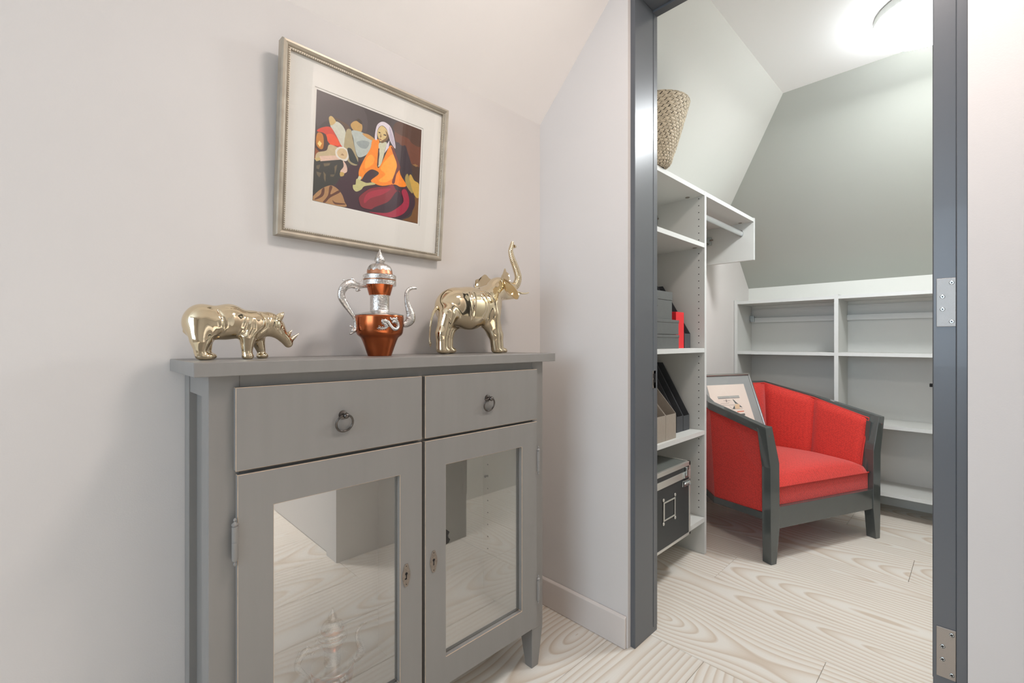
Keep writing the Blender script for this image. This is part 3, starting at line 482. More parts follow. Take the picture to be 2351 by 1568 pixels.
# ================= CAST FIGURES: smooth blends of ellipsoids and tapered limbs, meshed from a distance field
def field_mesh(prims,lo,hi,h,k,grooves=(),floor=None,extra=()):
    ax=[np.arange(lo[i],hi[i]+h,h,dtype=np.float32) for i in range(3)]
    X,Y,Z=np.meshgrid(*ax,indexing='ij',sparse=True); D=None
    for p in prims:
        if p[0]=='e':
            c,r=p[1],p[2]; a=(X-c[0]),(Y-c[1]),(Z-c[2])
            k0=np.sqrt((a[0]/r[0])**2+(a[1]/r[1])**2+(a[2]/r[2])**2)+1e-6; k1=np.sqrt((a[0]/r[0]**2)**2+(a[1]/r[1]**2)**2+(a[2]/r[2]**2)**2)+1e-6
            d=k0*(k0-1)/k1
        else:
            a,ra,b,rb=p[1:]; ba=[b[i]-a[i] for i in range(3)]; l2=sum(q*q for q in ba)
            t=np.clip(((X-a[0])*ba[0]+(Y-a[1])*ba[1]+(Z-a[2])*ba[2])/l2,0,1)
            d=np.sqrt((X-a[0]-ba[0]*t)**2+(Y-a[1]-ba[1]*t)**2+(Z-a[2]-ba[2]*t)**2)-(ra+(rb-ra)*t)
        kk=min(k,.6*(min(p[2]) if p[0]=='e' else max(p[2],p[4])))
        if D is None: D=d+0*X+0*Y+0*Z
        else:
            hh=np.clip(.5+.5*(D-d)/kk,0,1); D=D*(1-hh)+d*hh-kk*hh*(1-hh)
    if grooves:
        Y2,Z2=np.meshgrid(ax[1],ax[2],indexing='ij'); G=np.zeros_like(Y2)
        for pts,dep,w_ in grooves:
            dm=np.full_like(Y2,1e9)
            for (a,b) in zip(pts[:-1],pts[1:]):
                by,bz=b[0]-a[0],b[1]-a[1]; t=np.clip(((Y2-a[0])*by+(Z2-a[1])*bz)/(by*by+bz*bz),0,1)
                dm=np.minimum(dm,(Y2-a[0]-by*t)**2+(Z2-a[1]-bz*t)**2)
            G+=dep*(np.exp(-dm/w_**2)-.55*np.exp(-dm/(2.3*w_)**2))
        side=1/(1+np.exp(-(np.abs(X)-.006)/.002)); D=D+side*G[None]
    if floor is not None: D=np.maximum(D,floor-Z)
    D=D.astype(np.float32); s=D<0; nx,ny,nz=[n-1 for n in D.shape]
    cnt=np.zeros((nx,ny,nz),np.int8)
    for i in (0,1):
        for j in (0,1):
            for l in (0,1): cnt+=s[i:nx+i,j:ny+j,l:nz+l]
    act=np.argwhere((cnt>0)&(cnt<8)); idx=-np.ones((nx,ny,nz),np.int64); idx[tuple(act.T)]=np.arange(len(act))
    acc=np.zeros((len(act),3)); n=np.zeros(len(act)); I,J,K=act.T
    C=[(i,j,l) for i in (0,1) for j in (0,1) for l in (0,1)]
    for a in C:
        for q in range(3):
            if a[q]: continue
            b=list(a); b[q]=1
            da=D[I+a[0],J+a[1],K+a[2]]; db=D[I+b[0],J+b[1],K+b[2]]; m=(da<0)!=(db<0); t=np.where(m,da/(da-db+1e-12),0)
            p=np.array(a,float)[None]+t[:,None]*np.eye(3)[q][None]; acc+=p*m[:,None]; n+=m
    V=np.array(lo)+(act+acc/n[:,None])*h; F=[]
    for q in range(3):
        u_,v_=[(1,2),(2,0),(0,1)][q]
        sh=[slice(None)]*3; sh2=[slice(None)]*3; sh[q]=slice(0,-1); sh2[q]=slice(1,None)
        ch=np.argwhere(s[tuple(sh)]!=s[tuple(sh2)])
        ok=(ch[:,u_]>0)&(ch[:,v_]>0)&(ch[:,u_]<[nx,ny,nz][u_])&(ch[:,v_]<[nx,ny,nz][v_])&(ch[:,q]<[nx,ny,nz][q]); ch=ch[ok]
        e=np.zeros(3,int); e[u_]=1; g=np.zeros(3,int); g[v_]=1
        qs=[idx[tuple((ch-o).T)] for o in (e+g,g,np.zeros(3,int),e)]
        qd=np.stack(qs,1); fl=s[tuple(ch.T)]; qd[~fl]=qd[~fl][:,::-1]; F.append(qd)
    return V,np.concatenate(F)
TZ=.964
def figure(name,label,cx_,loc,prims,box,k,grooves,h):
    root=thing(name,label,'figurine',loc)
    return root
rx0=-1.072
rh=thing('rhino_figurine','shiny gold rhinoceros figurine at the left end of the grey cabinet top','figurine',(rx0,.265,TZ))
V,F=field_mesh(RHINO,(-.045,.145,.960),(.045,.385,1.085),.0013,.011,[(a,b*.85,c*1.45) for a,b,c in RHINO_G],floor=TZ)
b=MB(); b.add([(v[0]+rx0,v[1],v[2]) for v in V],[tuple(f) for f in F]); ro=build('body',b,'gold',rh,smooth=True,autos=180)
sm=ro.modifiers.new('soften','SMOOTH'); sm.factor=.5; sm.iterations=6
for s_,y0 in ((1,.3285),(-1,.3335)):
    b=MB(); o=(rx0+s_*.017)
    b.tube([(o,y0-.004,1.043),(o+s_*.003,y0-.001,1.049),(o+s_*.002,y0+.0045,1.0575),(o,y0+.0095,1.0645)],[.0035,.0066,.0052,.0006],14,5,flat=.5); build('ear',b,'gold',rh,smooth=True)
for s_ in (1,-1):
    b=MB(); b.ball((rx0+s_*.0135,.3385,1.026),.0021); build('eye',b,'gold',rh,smooth=True)
ex0=-1.078
el=thing('elephant_figurine','shiny gold elephant figurine with raised trunk at the right end of the cabinet top','figurine',(ex0,.89,TZ))
V,F=field_mesh(ELE,(-.062,.735,.960),(.062,1.085,1.225),.0016,.014,[(a,b*.8,c*1.5) for a,b,c in ELE_G],floor=TZ)
b=MB(); b.add([(v[0]+ex0,v[1],v[2]) for v in V],[tuple(f) for f in F]); eo=build('body',b,'gold',el,smooth=True,autos=180)
sm=eo.modifiers.new('soften','SMOOTH'); sm.factor=.5; sm.iterations=6
b=MB(); tp=[(ex0,)+a for a,r in TRUNK]; b.tube([(ex0,1.038,1.172)]+tp,[.017]+[r for a,r in TRUNK],22,30,ripple=(.035,.0052)); b.tube([(ex0,)+TIP[0][0],(ex0,(TIP[0][0][0]+TIP[1][0][0])/2,TIP[0][0][1]+.001),(ex0,)+TIP[1][0]],[.0066,.0058,.0035],14,4)
build('trunk',b,'gold',el,smooth=True,autos=100)
b=MB(); b.tube([(ex0,.765,1.101)]+[(ex0+.002,)+a for a,r in TAIL],[.005]+[r for a,r in TAIL],12,6); build('tail',b,'gold',el,smooth=True)
for s_ in (1,-1):
    b=MB(); b.tube([(ex0+s_*.011,1.035,1.168)]+[(ex0+s_*(.012+.003*i),a[0],a[1]) for i,(a,r) in enumerate(TUSK)],[.0036]+[r for a,r in TUSK],12,6); build('tusk',b,'gold',el,smooth=True)
    b=MB(); b.ball((ex0+s_*.0265,1.008,1.182),(.0022,.003,.0026)); build('eye',b,'gold',el,smooth=True)
def ear(P,s_):
    m_=len(P); Q_=[]
    for i in range(m_):
        a_,b_,c_,d_=[Vector(P[(i+k)%m_]) for k in (-1,0,1,2)]
        for t in (0,.33,.67): Q_.append(tuple(.5*((2*b_)+(c_-a_)*t+(2*a_-5*b_+4*c_-d_)*t*t+(3*b_-a_-3*c_+d_)*t**3)))
    P=Q_
    c=(.6*P[0][0]+.4*P[-1][0],sum(p[1] for p in P)/len(P)); n=len(P)
    b=MB(); v=[];f=[]
    def yy(x): return EARY+.004-.10*max(0,abs(x)-.03)**1.2*0-.12*max(0,abs(x)-.028)
    for off in (0,.003):
        for rr in (1,.7,.35):
            for i,p in enumerate(P):
                q=(c[0]+(p[0]-c[0])*rr,c[1]+(p[1]-c[1])*rr); v.append((ex0+q[0],yy(q[0])-off+(.003*math.cos(rr*3)),q[1]))
        v.append((ex0+c[0],yy(c[0])-off+.002,c[1]))
    m=3*n+1
    for o in (0,m):
        for r_ in range(2):
            for i in range(n): j=(i+1)%n; f.append((o+r_*n+i,o+r_*n+j,o+(r_+1)*n+j,o+(r_+1)*n+i))
        for i in range(n): f.append((o+2*n+i,o+2*n+(i+1)%n,o+3*n))
    for i in range(n): j=(i+1)%n; f.append((i,j,m+j,m+i))
    b.add(v,f); build('ear',b,'gold',el,smooth=True,autos=60)
ear(EAR_NEAR,1); ear(EAR_FAR,-1)
# ================= EWER
px,py=-1.06,.568
def make_ewer(name,label):
    t=thing(name,label,'ewer',(px,py,TZ))
    u_=.19e-3
    def pr(L_): return [(r*u_,TZ+(1495-y)*u_) for y,r in L_]
    b=MB(); b.lathe(pr([(1495,148),(1492,153),(1400,184),(1320,212),(1275,230),(1250,243),(1232,265),(1215,285),(1190,298),(1150,306),(1050,312),(990,314),(970,313),(960,308)]),(px,py),72); build('bowl',b,'copper',t,smooth=True,autos=35)
    b=MB(); b.lathe(pr([(960,311),(952,314),(945,305),(941,285),(933,262),(920,215),(908,150),(905,127)]),(px,py),72); build('shoulder',b,'silver_plain',t,smooth=True)
    b=MB(); b.lathe(pr([(908,132),(898,127),(890,124),(700,124),(692,128),(686,132)]),(px,py),56); build('neck',b,'silver',t,smooth=True)
    b=MB(); b.lathe(pr([(690,132),(684,138),(560,172),(545,178)]),(px,py),56); build('cup',b,'copper',t,smooth=True,autos=35)
    b=MB(); b.lathe(pr([(552,176),(556,214),(498,214),(492,205)]),(px,py),64); build('rim_band',b,'silver',t,smooth=True,autos=40)
    b=MB(); b.lathe(pr([(492,208),(484,208)]),(px,py),56); build('rim_seam',b,'copper_dull',t,smooth=True)
    ld=MB(); ld.lathe(pr([(484,205),(480,214),(428,214),(420,205),(412,178)]),(px,py),64); lid=build('lid',ld,'silver',t,smooth=True,autos=40)
    b=MB(); b.lathe(pr([(412,172),(400,168),(355,160),(345,156)]),(px,py),56); build('lid_band',b,'copper_dull',lid,smooth=True)
    b=MB(); n=96; prof=[(352,1.0),(335,.965),(315,.9),(298,.82),(282,.68),(270,.5),(262,.34)]; v=[];f=[]
    for q,(y,s_) in enumerate(prof):
        for i in range(n):
            a=2*math.pi*i/n; yy=y+(9+9*math.cos(a*13) if q==0 else 0); r=(158*s_+5)*u_
            v.append((px+r*math.cos(a),py+r*math.sin(a),TZ+(1495-yy)*u_))
    for q in range(len(prof)-1):
        for i in range(n): j=(i+1)%n; f.append((q*n+i,q*n+j,(q+1)*n+j,(q+1)*n+i))
    f.append(tuple((len(prof)-1)*n+i for i in range(n))); b.add(v,f); build('dome',b,'silver',lid,smooth=True,autos=70)
    b=MB(); b.lathe(pr([(268,52),(262,58),(256,50),(250,58),(235,68),(215,69),(190,61),(160,46),(125,27),(95,12),(66,2)]),(px,py),40); build('finial',b,'silver',lid,smooth=True)
    b=MB(); b.tube([(px,)+a for a,r in HANDLE],[r for a,r in HANDLE],16,6,flat=.8)
    # raised brow and crest of the handle's head
    b.tube([(px,.5021,1.142),(px,.4960,1.1520),(px,.4925,1.1545)],[.005,.0035,.0008],10,4); b.tube([(px,.512,1.132),(px,.507,1.1245),(px,.516,1.1265)],[.004,.0028,.001],10,4)
    b.tube([(px,.4755,1.146),(px,.4735,1.150),(px,.471,1.1485),(px,.4725,1.145)],[.0015,.001,.001,.001],8,4); build('handle',b,'silver',t,smooth=True,autos=80)
    b=MB()
    for c in CURL: b.tube([(px,)+a for a,r in c],[r for a,r in c],12,5)
    build('handle_curl',b,'silver',t,smooth=True,autos=80)
    b=MB(); b.tube([(px,)+a for a,r in SPOUT],[r for a,r in SPOUT],18,6,flat=.72); build('spout',b,'silver',t,smooth=True,autos=80)
    b=MB(); P=[Vector((px,)+p) for p in CHAIN]
    for i in range(26):
        u=i/25*(len(P)-1); k=min(int(u),len(P)-2); q=P[k].lerp(P[k+1],u-k); b.ball(q,(.0011 if i%2 else .0007,.0011,.0011),6,4)
    build('chain',b,'silver_plain',t,smooth=True)
    # dragon relief on the bowl, facing the room
    b=MB(); R=.0598; az0=math.radians(-28.1)
    def S_(x,y,r=0): 
        a=az0+math.asin((x-592)/314); return (px+(R+r)*math.cos(a),py+(R+r)*math.sin(a),TZ+(1495-y)*u_)
    path=[(575,1120),(600,1135),(640,1135),(680,1118),(668,1085),(640,1070),(622,1040),(655,1035),(690,1050),(720,1095),(760,1140),(800,1140),(822,1105),(815,1060),(790,1020),(800,985)]
    b.tube([S_(x,y,.0008) for x,y in path],[.0012,.002,.0026,.003,.003,.003,.0034,.0036,.0038,.004,.0042,.004,.0036,.003,.003,.0014],10,4)
    b.tube([S_(x,y,.001) for x,y in [(790,1040),(760,1010),(735,1020),(720,990)]],[.004,.0042,.003,.001],8,4)
    b.tube([S_(x,y,.001) for x,y in [(740,1060),(765,1045),(790,1060)]],[.003,.004,.003],8,3)
    for i in range(0,len(path)-1):
        for s_ in (-1,1):
            x0,y0=path[i]; x1,y1=path[i+1]; dx,dy=x1-x0,y1-y0; l=math.hypot(dx,dy); nx_,ny_=-dy/l*s_,dx/l*s_
            b.ball(S_((x0+x1)/2+nx_*17,(y0+y1)/2+ny_*17,.0004),.0013,6,4); b.ball(S_(x0+nx_*19,y0+ny_*19,.0004),.0012,6,4)
    build('dragon_relief',b,'silver_plain',t,smooth=True,autos=80)
    return t
ew=make_ewer('copper_ewer','copper and silver lidded ewer standing between the gold rhinoceros and gold elephant')
def dup(root,loc,scale,label):
    r=root.copy(); S.collection.objects.link(r); r.location=loc; r.scale=(scale,)*3; r['label']=label
    for c in root.children:
        k=c.copy(); S.collection.objects.link(k); k.parent=r
        for g in c.children: q=g.copy(); S.collection.objects.link(q); q.parent=k
    return r
dup(ew,(-1.072,.452,.1505),.80,'copper and silver ewer seen through the left glass door, standing on the cabinet floor')
# ================= FRAMED PAINTING
pc=(-1.1405,.5917,1.4777)
pic=thing('framed_painting','champagne framed painting of a woman in an orange jacket, hanging above the cabinet','picture',pc,world=False)
Rm=Matrix(((0,.0771,.997),(1,.0074,-.0006),(-.0074,.997,-.0771))); pic.rotation_euler=Rm.to_euler()
def sweep(prof,hw,hh,hl=None,hr=None):
    b=MB(); v=[];f=[]; n=len(prof)
    for sx,sy in ((-1,-1),(1,-1),(1,1),(-1,1)):
        for d,z in prof: v.append((sx*(hw-d),sy*(hh-d),z))
    for c in range(4):
        e=(c+1)%4
        for i in range(n): j=(i+1)%n; f.append((c*n+i,e*n+i,e*n+j,c*n+j))
    return b.add(v,f)
b=sweep([(0,-.024),(0,0),(.0025,.0045),(.007,.005),(.012,.002),(.0145,-.001),(.0155,-.0005),(.0195,-.0005),(.0195,-.010),(.0195,-.024)],.237,.227); build('frame',b,'pframe',pic)
b=MB(); hw,hh=.237-.0175,.227-.0175
for i in range(86):
    for sy in (-1,1): b.ball((-hw+2*hw*i/85,sy*hh,.0003),(.0021,.0016,.0016),6,4)
for i in range(1,82):
    for sx in (-1,1): b.ball((sx*hw,-hh+2*hh*i/82,.0003),(.0016,.0021,.0016),6,4)
o=build('bead_trim',b,'bead',pic,smooth=True); o['kind']='stuff'
PQ=[(-.1516,.1437),(.1512,.1437),(.1530,-.1283),(-.1521,-.1271)]
mq=[(-.157,.149),(.1565,.149),(.1585,-.1335),(-.1575,-.1325)]
b=MB(); o4=[(-.22,.21),(.22,.21),(.22,-.21),(-.22,-.21)]
b.add([(x,y,-.0075) for x,y in o4]+[(x,y,-.0075) for x,y in mq]+[(x*.994,y*.994,-.0093) for x,y in mq],[(0,1,5,4),(1,2,6,5),(2,3,7,6),(3,0,4,7),(4,5,9,8),(5,6,10,9),(6,7,11,10),(7,4,8,11)]); build('mat_board',b,'matb',pic)
b=MB(); b.box(-.2,.2,-.19,.19,-.0105,-.0095); build('backing_paper',b,'paper',pic)
b=MB(); cols=[(62,52,52)]; b.add([(x,y,-.0094) for x,y in PQ],[(3,2,1,0)])
def inpoly(p): return p
def soft(P):
    m_=len(P); R=[]
    if m_<5: return P
    for i in range(m_):
        a_,b_,c_,d_=[Vector(P[(i+k)%m_]) for k in (-1,0,1,2)]
        for t in (0,.25,.5,.75): R.append(tuple(.5*((2*b_)+(c_-a_)*t+(2*a_-5*b_+4*c_-d_)*t*t+(3*b_-a_-3*c_+d_)*t**3)))
    return R
for i,(c,P) in enumerate(PAINT):
    P=soft(P)
    if c not in cols: cols.append(c)
    b.cur=cols.index(c); z=-.0093+.00002*i
    b.add([(max(-.1516,min(.1512+.0018*(.1437-y)/.272,x)),max(-.1272,min(.1437,y)),z) for x,y in P],[tuple(range(len(P)-1,-1,-1))])
pm=[mat('painted_%d_%d_%d'%c,c,.6,var=.07,vscale=160) for c in cols]
po=build('painting',b,pm,pic)
b=MB(); b.box(-.219,.219,-.209,.209,-.0052,-.0042); build('glass_pane',b,'pglass',pic)
# ================= LEFT SHELVING
sh=thing('open_shelf_unit','tall grey open shelf unit on the closet\'s left wall, holding boxes and files','shelf',(-1.03,1.8,0))
XS=-.896; XW=WX+.001
for y0,y1,z0 in ((2.143,2.163,0),(1.475,1.493,0)):
    b=MB(); b.box(XW,XS,y0,y1,z0,1.709); build('side_panel',b,['mel','mel_edge'],sh,bev=.0006)
b=MB(); b.box(XS-.0001,XS+.0009,2.1435,2.1625,.001,1.708); build('edge_strip',b,'mel_edge',sh)
def shelfpart(root,y0,y1,zt,th=.02,x1=XS,nm='shelf'):
    b=MB(); b.box(XW,x1-.001,y0,y1,zt-th,zt); o=build(nm,b,'mel',root); e=MB(); e.box(x1-.0011,x1+.0002,y0,y1,zt-th,zt); build('edge_strip',e,'mel_edge',o); return o
for zt in (1.4625,.970,.584,.174): shelfpart(sh,1.493,2.143,zt)
shelfpart(sh,1.493,2.143,1.708)
b=MB()
for i in range(48):
    z=.215+.0325*i
    if z>1.68 or min(abs(z-q) for q in (1.45,.96,.574))<.016: continue
    b.lathe([(.0026,2.1432),(.0026,2.1426)],(-.923,z),8,'y')
build('pin_holes',b,'dark',sh)['kind']='stuff'
def cam_cover(root,x,y,z):
    b=MB(); b.lathe([(.010,z-.001),(.0095,z-.0022)],(x,y),16); build('fitting',b,'iron',root,smooth=True)
cam_cover(sh,-.965,2.115,1.688); cam_cover(sh,-.93,2.115,1.4425)
def bracket(root,x,y,z,sgn=1):
    b=MB(); b.box(x-.008,x+.028,y-.013*(sgn>0),y+.013*(sgn<0),z-.024,z+.024); b.box(x+.0,x+.020,y-.019,y-.013,z-.015,z+.012); bo=build('hanging_bracket',b,'chrome',root,bev=.0015)
    b=MB(); b.tube([(x+.022,y-.014,z+.005),(x+.038,y-.014,z+.005)],.0045,10,1); b.tube([(x+.008,y-.019,z-.014),(x+.008,y-.021,z-.014)],.004,10,1); build('bolt',b,'iron',bo,smooth=True)
bracket(sh,-1.16,2.143,1.615)
wb=thing('hanging_shelf_bay','short grey wall bay with a clothes rod, right of the tall shelf unit','shelf',(-1.03,2.5,1.46))
b=MB(); b.box(XW,XS,2.817,2.836,1.470,1.712); build('end_panel',b,['mel'],wb,bev=.0006)
b=MB(); b.box(XS-.0001,XS+.0009,2.8175,2.8355,1.471,1.711); build('edge_strip',b,'mel_edge',wb)
shelfpart(wb,2.163,2.817,1.708,nm='top_board'); cam_cover(wb,-.96,2.79,1.688)
b=MB(); b.box(XW,WX+.02,2.163,2.817,1.60,1.688); build('wall_rail',b,'mel',wb)
RX=-.962
b=MB(); prof=[(RX+.0075*math.cos(a)*1.0,1.630+.015*math.sin(a)) for a in [2*math.pi*i/20 for i in range(20)]]; b.prism(prof,2.165,2.811,'y'); build('clothes_rod',b,'rod',wb,smooth=True,autos=60)
b=MB(); b.prism([(RX+.011*math.cos(a),1.630+.019*math.sin(a)) for a in [2*math.pi*i/20 for i in range(20)]],2.809,2.817,'y'); build('rod_socket',b,'chrome',wb,smooth=True,autos=60)
bracket(wb,-1.16,2.817,1.612)
# ================= BACK BOOKCASE
bk=thing('low_bookcase','wide low grey bookcase standing under the sloping back wall of the closet','bookcase',(-.15,3.45,0))
YF=3.31; YB=BY-.001; ZT=1.286
xs=[(-1.178,-1.157),(-.603,-.582),(.06,.081),(.329,.349)]
for x0,x1 in xs:
    b=MB(); b.box(x0,x1,YF,YB,0,ZT); o=build('side_panel',b,'mel',bk,bev=.0006)
    e=MB(); e.box(x0+.0003,x1-.0003,YF-.0009,YF+.0001,.001,ZT-.001); build('edge_strip',e,'mel_edge',o)
for (a,x0),(x1,c) in zip(xs[:-1],xs[1:]):
    b=MB(); b.box(x0,x1,YB-.006,YB,.13,ZT-.05); build('back_panel',b,'mel',bk)
    b=MB(); b.box(x0,x1,YB-.03,YB-.006,1.138,1.172); build('hanging_rail',b,'mel_edge',bk,bev=.0006)
    for zt in (1.278,.935,.545 if x0<-.9 else .527,.146):
        b=MB(); b.box(x0,x1,YF+.001,YB-.006,zt-.02,zt); o=build('shelf',b,'mel',bk); e=MB(); e.box(x0,x1,YF-.0001,YF+.0011,zt-.02,zt); build('edge_strip',e,'mel_edge',o)
b=MB(); b.box(-1.150,-1.128,YB-.055,YB-.006,1.142,1.176); b.box(-1.157,-1.13,YB-.048,YB-.03,1.150,1.188); build('hanging_bracket',b,'chrome',bk,bev=.002)
# ================= CEILING LAMP
lc=(-.12,2.39)
lp=thing('ceiling_lamp','round white glowing opal ceiling lamp inside the closet','lamp',(lc[0],lc[1],CZ))
b=MB(); b.lathe([(.150,CZ-.0005),(.178,CZ-.003),(.181,CZ-.02),(.180,CZ-.034)],lc,64); build('base',b,'lampbase',lp,smooth=True,autos=40)
b=MB(); b.lathe([(.178,CZ-.033),(.183,CZ-.040),(.184,CZ-.052),(.180,CZ-.066),(.168,CZ-.078),(.145,CZ-.087),(.10,CZ-.093),(.05,CZ-.095),(.004,CZ-.0955)],lc,64); build('shade',b,'shade',lp,smooth=True)
# ================= ARMCHAIR (own axes: x across the front, y towards the back)
u=(.38598,.92251); P1=(-.642,2.251)
cang=math.atan2(u[1],u[0]); X0=.3845; Y0=.28
cl=(P1[0]+u[0]*X0-u[1]*Y0,P1[1]+u[1]*X0+u[0]*Y0,0)
ch=thing('tub_armchair','red upholstered tub armchair with dark grey-green lacquered frame in the closet','armchair',cl,cang,world=False)
def CB():
    b=MB(); return b
def cbuild(name,b,m,par=ch,**k):
    b.v=[(p[0]-X0,p[1]-Y0,p[2]) for p in b.v]; return build(name,b,m,par,**k)
def mirror(P): return [(2*X0-p[0],)+tuple(p[1:]) for p in P]
out=[(-.001,0),(-.004,.15),(-.006,.434),(-.037,.612)]; inn=[(.004,.621),(.05,.452),(.052,.25),(.052,.155),(.032,0)]
for mir in (0,1):
    pts=out+inn
    if mir: pts=[(2*X0-p[0],p[1]) for p in pts][::-1]
    b=CB(); b.prism(pts,0,.045,'y'); cbuild('front_leg',b,'lacq',bev=.0018)
    B=[(.078,.50),(.118,.50),(.118,.545),(.078,.545)]; B0=[(.055,.55),(.082,.55),(.082,.58),(.055,.58)]
    b=CB(); lo=[p+(0,) for p in B0]; hi=[p+(.24,) for p in B]
    if mir: lo=mirror(lo)[::-1]; hi=mirror(hi)[::-1]
    b.hexa(lo,hi); cbuild('rear_leg',b,'lacq',bev=.0015)
for mir in (0,1):
    lo=[(.014,.030,.24),(.072,.030,.24),(.072,.049,.24),(.014,.049,.24)]; hi=[(.008,.030,.583),(.026,.030,.592),(.026,.049,.594),(.008,.049,.588)]
    if mir: lo=mirror(lo)[::-1]; hi=mirror(hi)[::-1]
    b=CB(); b.hexa(lo,hi); cbuild('arm_cheek',b,'lacq')
b=CB(); b.box(.051,2*X0-.051,.004,.032,.155,.252); cbuild('front_rail',b,'lacq',bev=.0015)
topo=[(-.037,0.0,.6165),(-.028,.34,.69),(.091,.609,.76)]; topo=topo+mirror(topo)[::-1]
def inset(P,d):
    R=[];n=len(P)
    for i,p in enumerate(P):
        a=P[max(0,i-1)];c=P[min(n-1,i+1)]
        def nr(q,r): dx,dy=r[0]-q[0],r[1]-q[1]; l=math.hypot(dx,dy); return (dy/l,-dx/l)
        n1=nr(a,p) if i>0 else nr(p,c); n2=nr(p,c) if i<n-1 else n1
        m=(n1[0]+n2[0],n1[1]+n2[1]); l=math.hypot(*m); m=(m[0]/l,m[1]/l); k=d/(m[0]*n1[0]+m[1]*n1[1]); R.append((p[0]+m[0]*k,p[1]+m[1]*k,p[2]))
    return R
def strip(rings):  # rings: list of point lists of equal length (closed loop across rings)
    b=CB(); n=len(rings[0]); v=[p for r in rings for p in r]; m=len(rings); f=[]
    for j in range(m):
        k=(j+1)%m
        for i in range(n-1): f.append((j*n+i,j*n+i+1,k*n+i+1,k*n+i))
    f.append(tuple(j*n for j in range(m))); f.append(tuple(j*n+n-1 for j in range(m))[::-1]); b.add(v,f); return b
dz=lambda P,d: [(p[0],p[1],p[2]+d) for p in P]
ti=inset(topo,.036)
tb=dz(topo,-.036); tib=dz(ti,-.036)
tb[0]=(tb[0][0]+.0075,.002,tb[0][2]); tb[-1]=mirror([tb[0]])[0]; tib[0]=(tib[0][0]+.008,.002,tib[0][2]); tib[-1]=mirror([tib[0]])[0]
b=strip([topo,ti,tib,tb]); cbuild('top_rail',b,'lacq',bev=.002)
boto=[(.004,.02,.222),(.0,.33,.205),(.10,.575,.225)]; boto=boto+mirror(boto)[::-1]; bi=inset(boto,.03)
b=strip([boto,bi,dz(bi,-.032),dz(boto,-.032)]); cbuild('bottom_rail',b,'lacq',bev=.002)
o1=inset(dz(topo,-.034),.010); o2=inset(dz(boto,-.002),.006); o3=inset(o2,.012); o4_=inset(o1,.012)
o1[0]=(.003,.040,.578); o1[-1]=mirror([o1[0]])[0]; o2[0]=(.010,.040,.222); o2[-1]=mirror([o2[0]])[0]
for j in range(5):
    b=CB(); q=[o1[j],o1[j+1],o2[j+1],o2[j]]; r=[o4_[j],o4_[j+1],o3[j+1],o3[j]]
    b.add(q+r,[(0,1,2,3),(7,6,5,4),(0,4,5,1),(1,5,6,2),(2,6,7,3),(3,7,4,0)]); cbuild('outer_panel',b,'fab')
b=CB(); b.tube([p for p in [(o1[0][0]-.001,.046,.235),(o1[0][0]-.004,.046,.42),(o1[0][0]-.001,.046,.572)]]+[(p[0]-.0,p[1],p[2]-.003) for p in inset(dz(topo,-.036),.007)[1:3]],.0032,8,3); cbuild('outer_piping',b,'pipe',smooth=True)
# inner padded panels
it=inset(dz(topo,-.010),.038); ib=inset([(p[0],p[1],.33) for p in topo],.085)
it[0]=(it[0][0]+.002,.050,it[0][2]-.000); it[-1]=mirror([it[0]])[0]; ib[0]=(.062,.052,.33); ib[-1]=mirror([ib[0]])[0]
for j in range(5):
    b=CB(); N_=14; v=[]; A,B_,C_,D_=[Vector(p) for p in (it[j],it[j+1],ib[j+1],ib[j])]
    nrm=(B_-A).cross(D_-A).normalized(); mid=(A+C_)/2; ctr=Vector((X0,.25,.4))
    if nrm.dot(ctr-mid)<0: nrm=-nrm
    for a in range(N_+1):
        for c in range(N_+1):
            s_,t_=a/N_,c/N_; p=(A*(1-s_)+B_*s_)*(1-t_)+(D_*(1-s_)+C_*s_)*t_
            puff=.020*(1-(2*s_-1)**6)**.5*(1-(2*t_-1)**8)**.5
            p=p+nrm*puff; v.append(tuple(p))
    f=[(a*(N_+1)+c,a*(N_+1)+c+1,(a+1)*(N_+1)+c+1,(a+1)*(N_+1)+c) for a in range(N_) for c in range(N_)]
    k=len(v); bk_=[tuple(Vector(q)-nrm*.010) for q in (it[j],it[j+1],ib[j+1],ib[j])]
    v+=bk_; f+=[(k,k+1,k+2,k+3)]; M_=N_+1
    f+=[tuple([a*M_ for a in range(N_+1)]+[k+1,k]),tuple([N_*M_+c for c in range(N_+1)]+[k+2,k+1]),tuple([a*M_+N_ for a in range(N_,-1,-1)]+[k+3,k+2]),tuple([c for c in range(N_,-1,-1)]+[k,k+3])]
    b.add(v,f); cbuild('inner_panel',b,'fab',smooth=True,autos=40)
pp=inset(dz(topo,-.013),.0385); pp[0]=(pp[0][0]+.003,.048,pp[0][2]); pp[-1]=mirror([pp[0]])[0]
b=CB(); b.tube([(.070,.049,.36),(.050,.048,.46)]+pp+mirror([(.070,.049,.36),(.050,.048,.46)])[::-1],.0036,8,1); cbuild('inner_piping',b,'pipe',smooth=True)
b=CB(); b.hexa([(.053,.024,.25),(2*X0-.053,.024,.25),(2*X0-.10,.56,.25),(.10,.56,.25)],[(.053,.024,.336),(2*X0-.053,.024,.336),(2*X0-.10,.56,.336),(.10,.56,.336)]); cbuild('seat_base',b,'fab',bev=.004)
b=CB(); N_=28; v=[];f=[]
for sgn in (1,-1):
    for a in range(N_+1):
        for c in range(N_+1):
            s_,t_=a/N_,c/N_; xl=.052+(.125-.052)*max(0,(t_-.45)/.55); x=xl+(2*X0-2*xl)*s_; y=.014+.53*t_
            e=(1-abs(2*s_-1)**7)**.45*(1-abs(2*t_-1)**9)**.45; h=.0+e*(.052 if sgn>0 else .0)
            crown=.022*math.sin(math.pi*s_)*math.sin(math.pi*min(1,t_*.9+.1)) if sgn>0 else 0
            v.append((x,y-.006*e*(t_<.02),.338+h+crown*e))
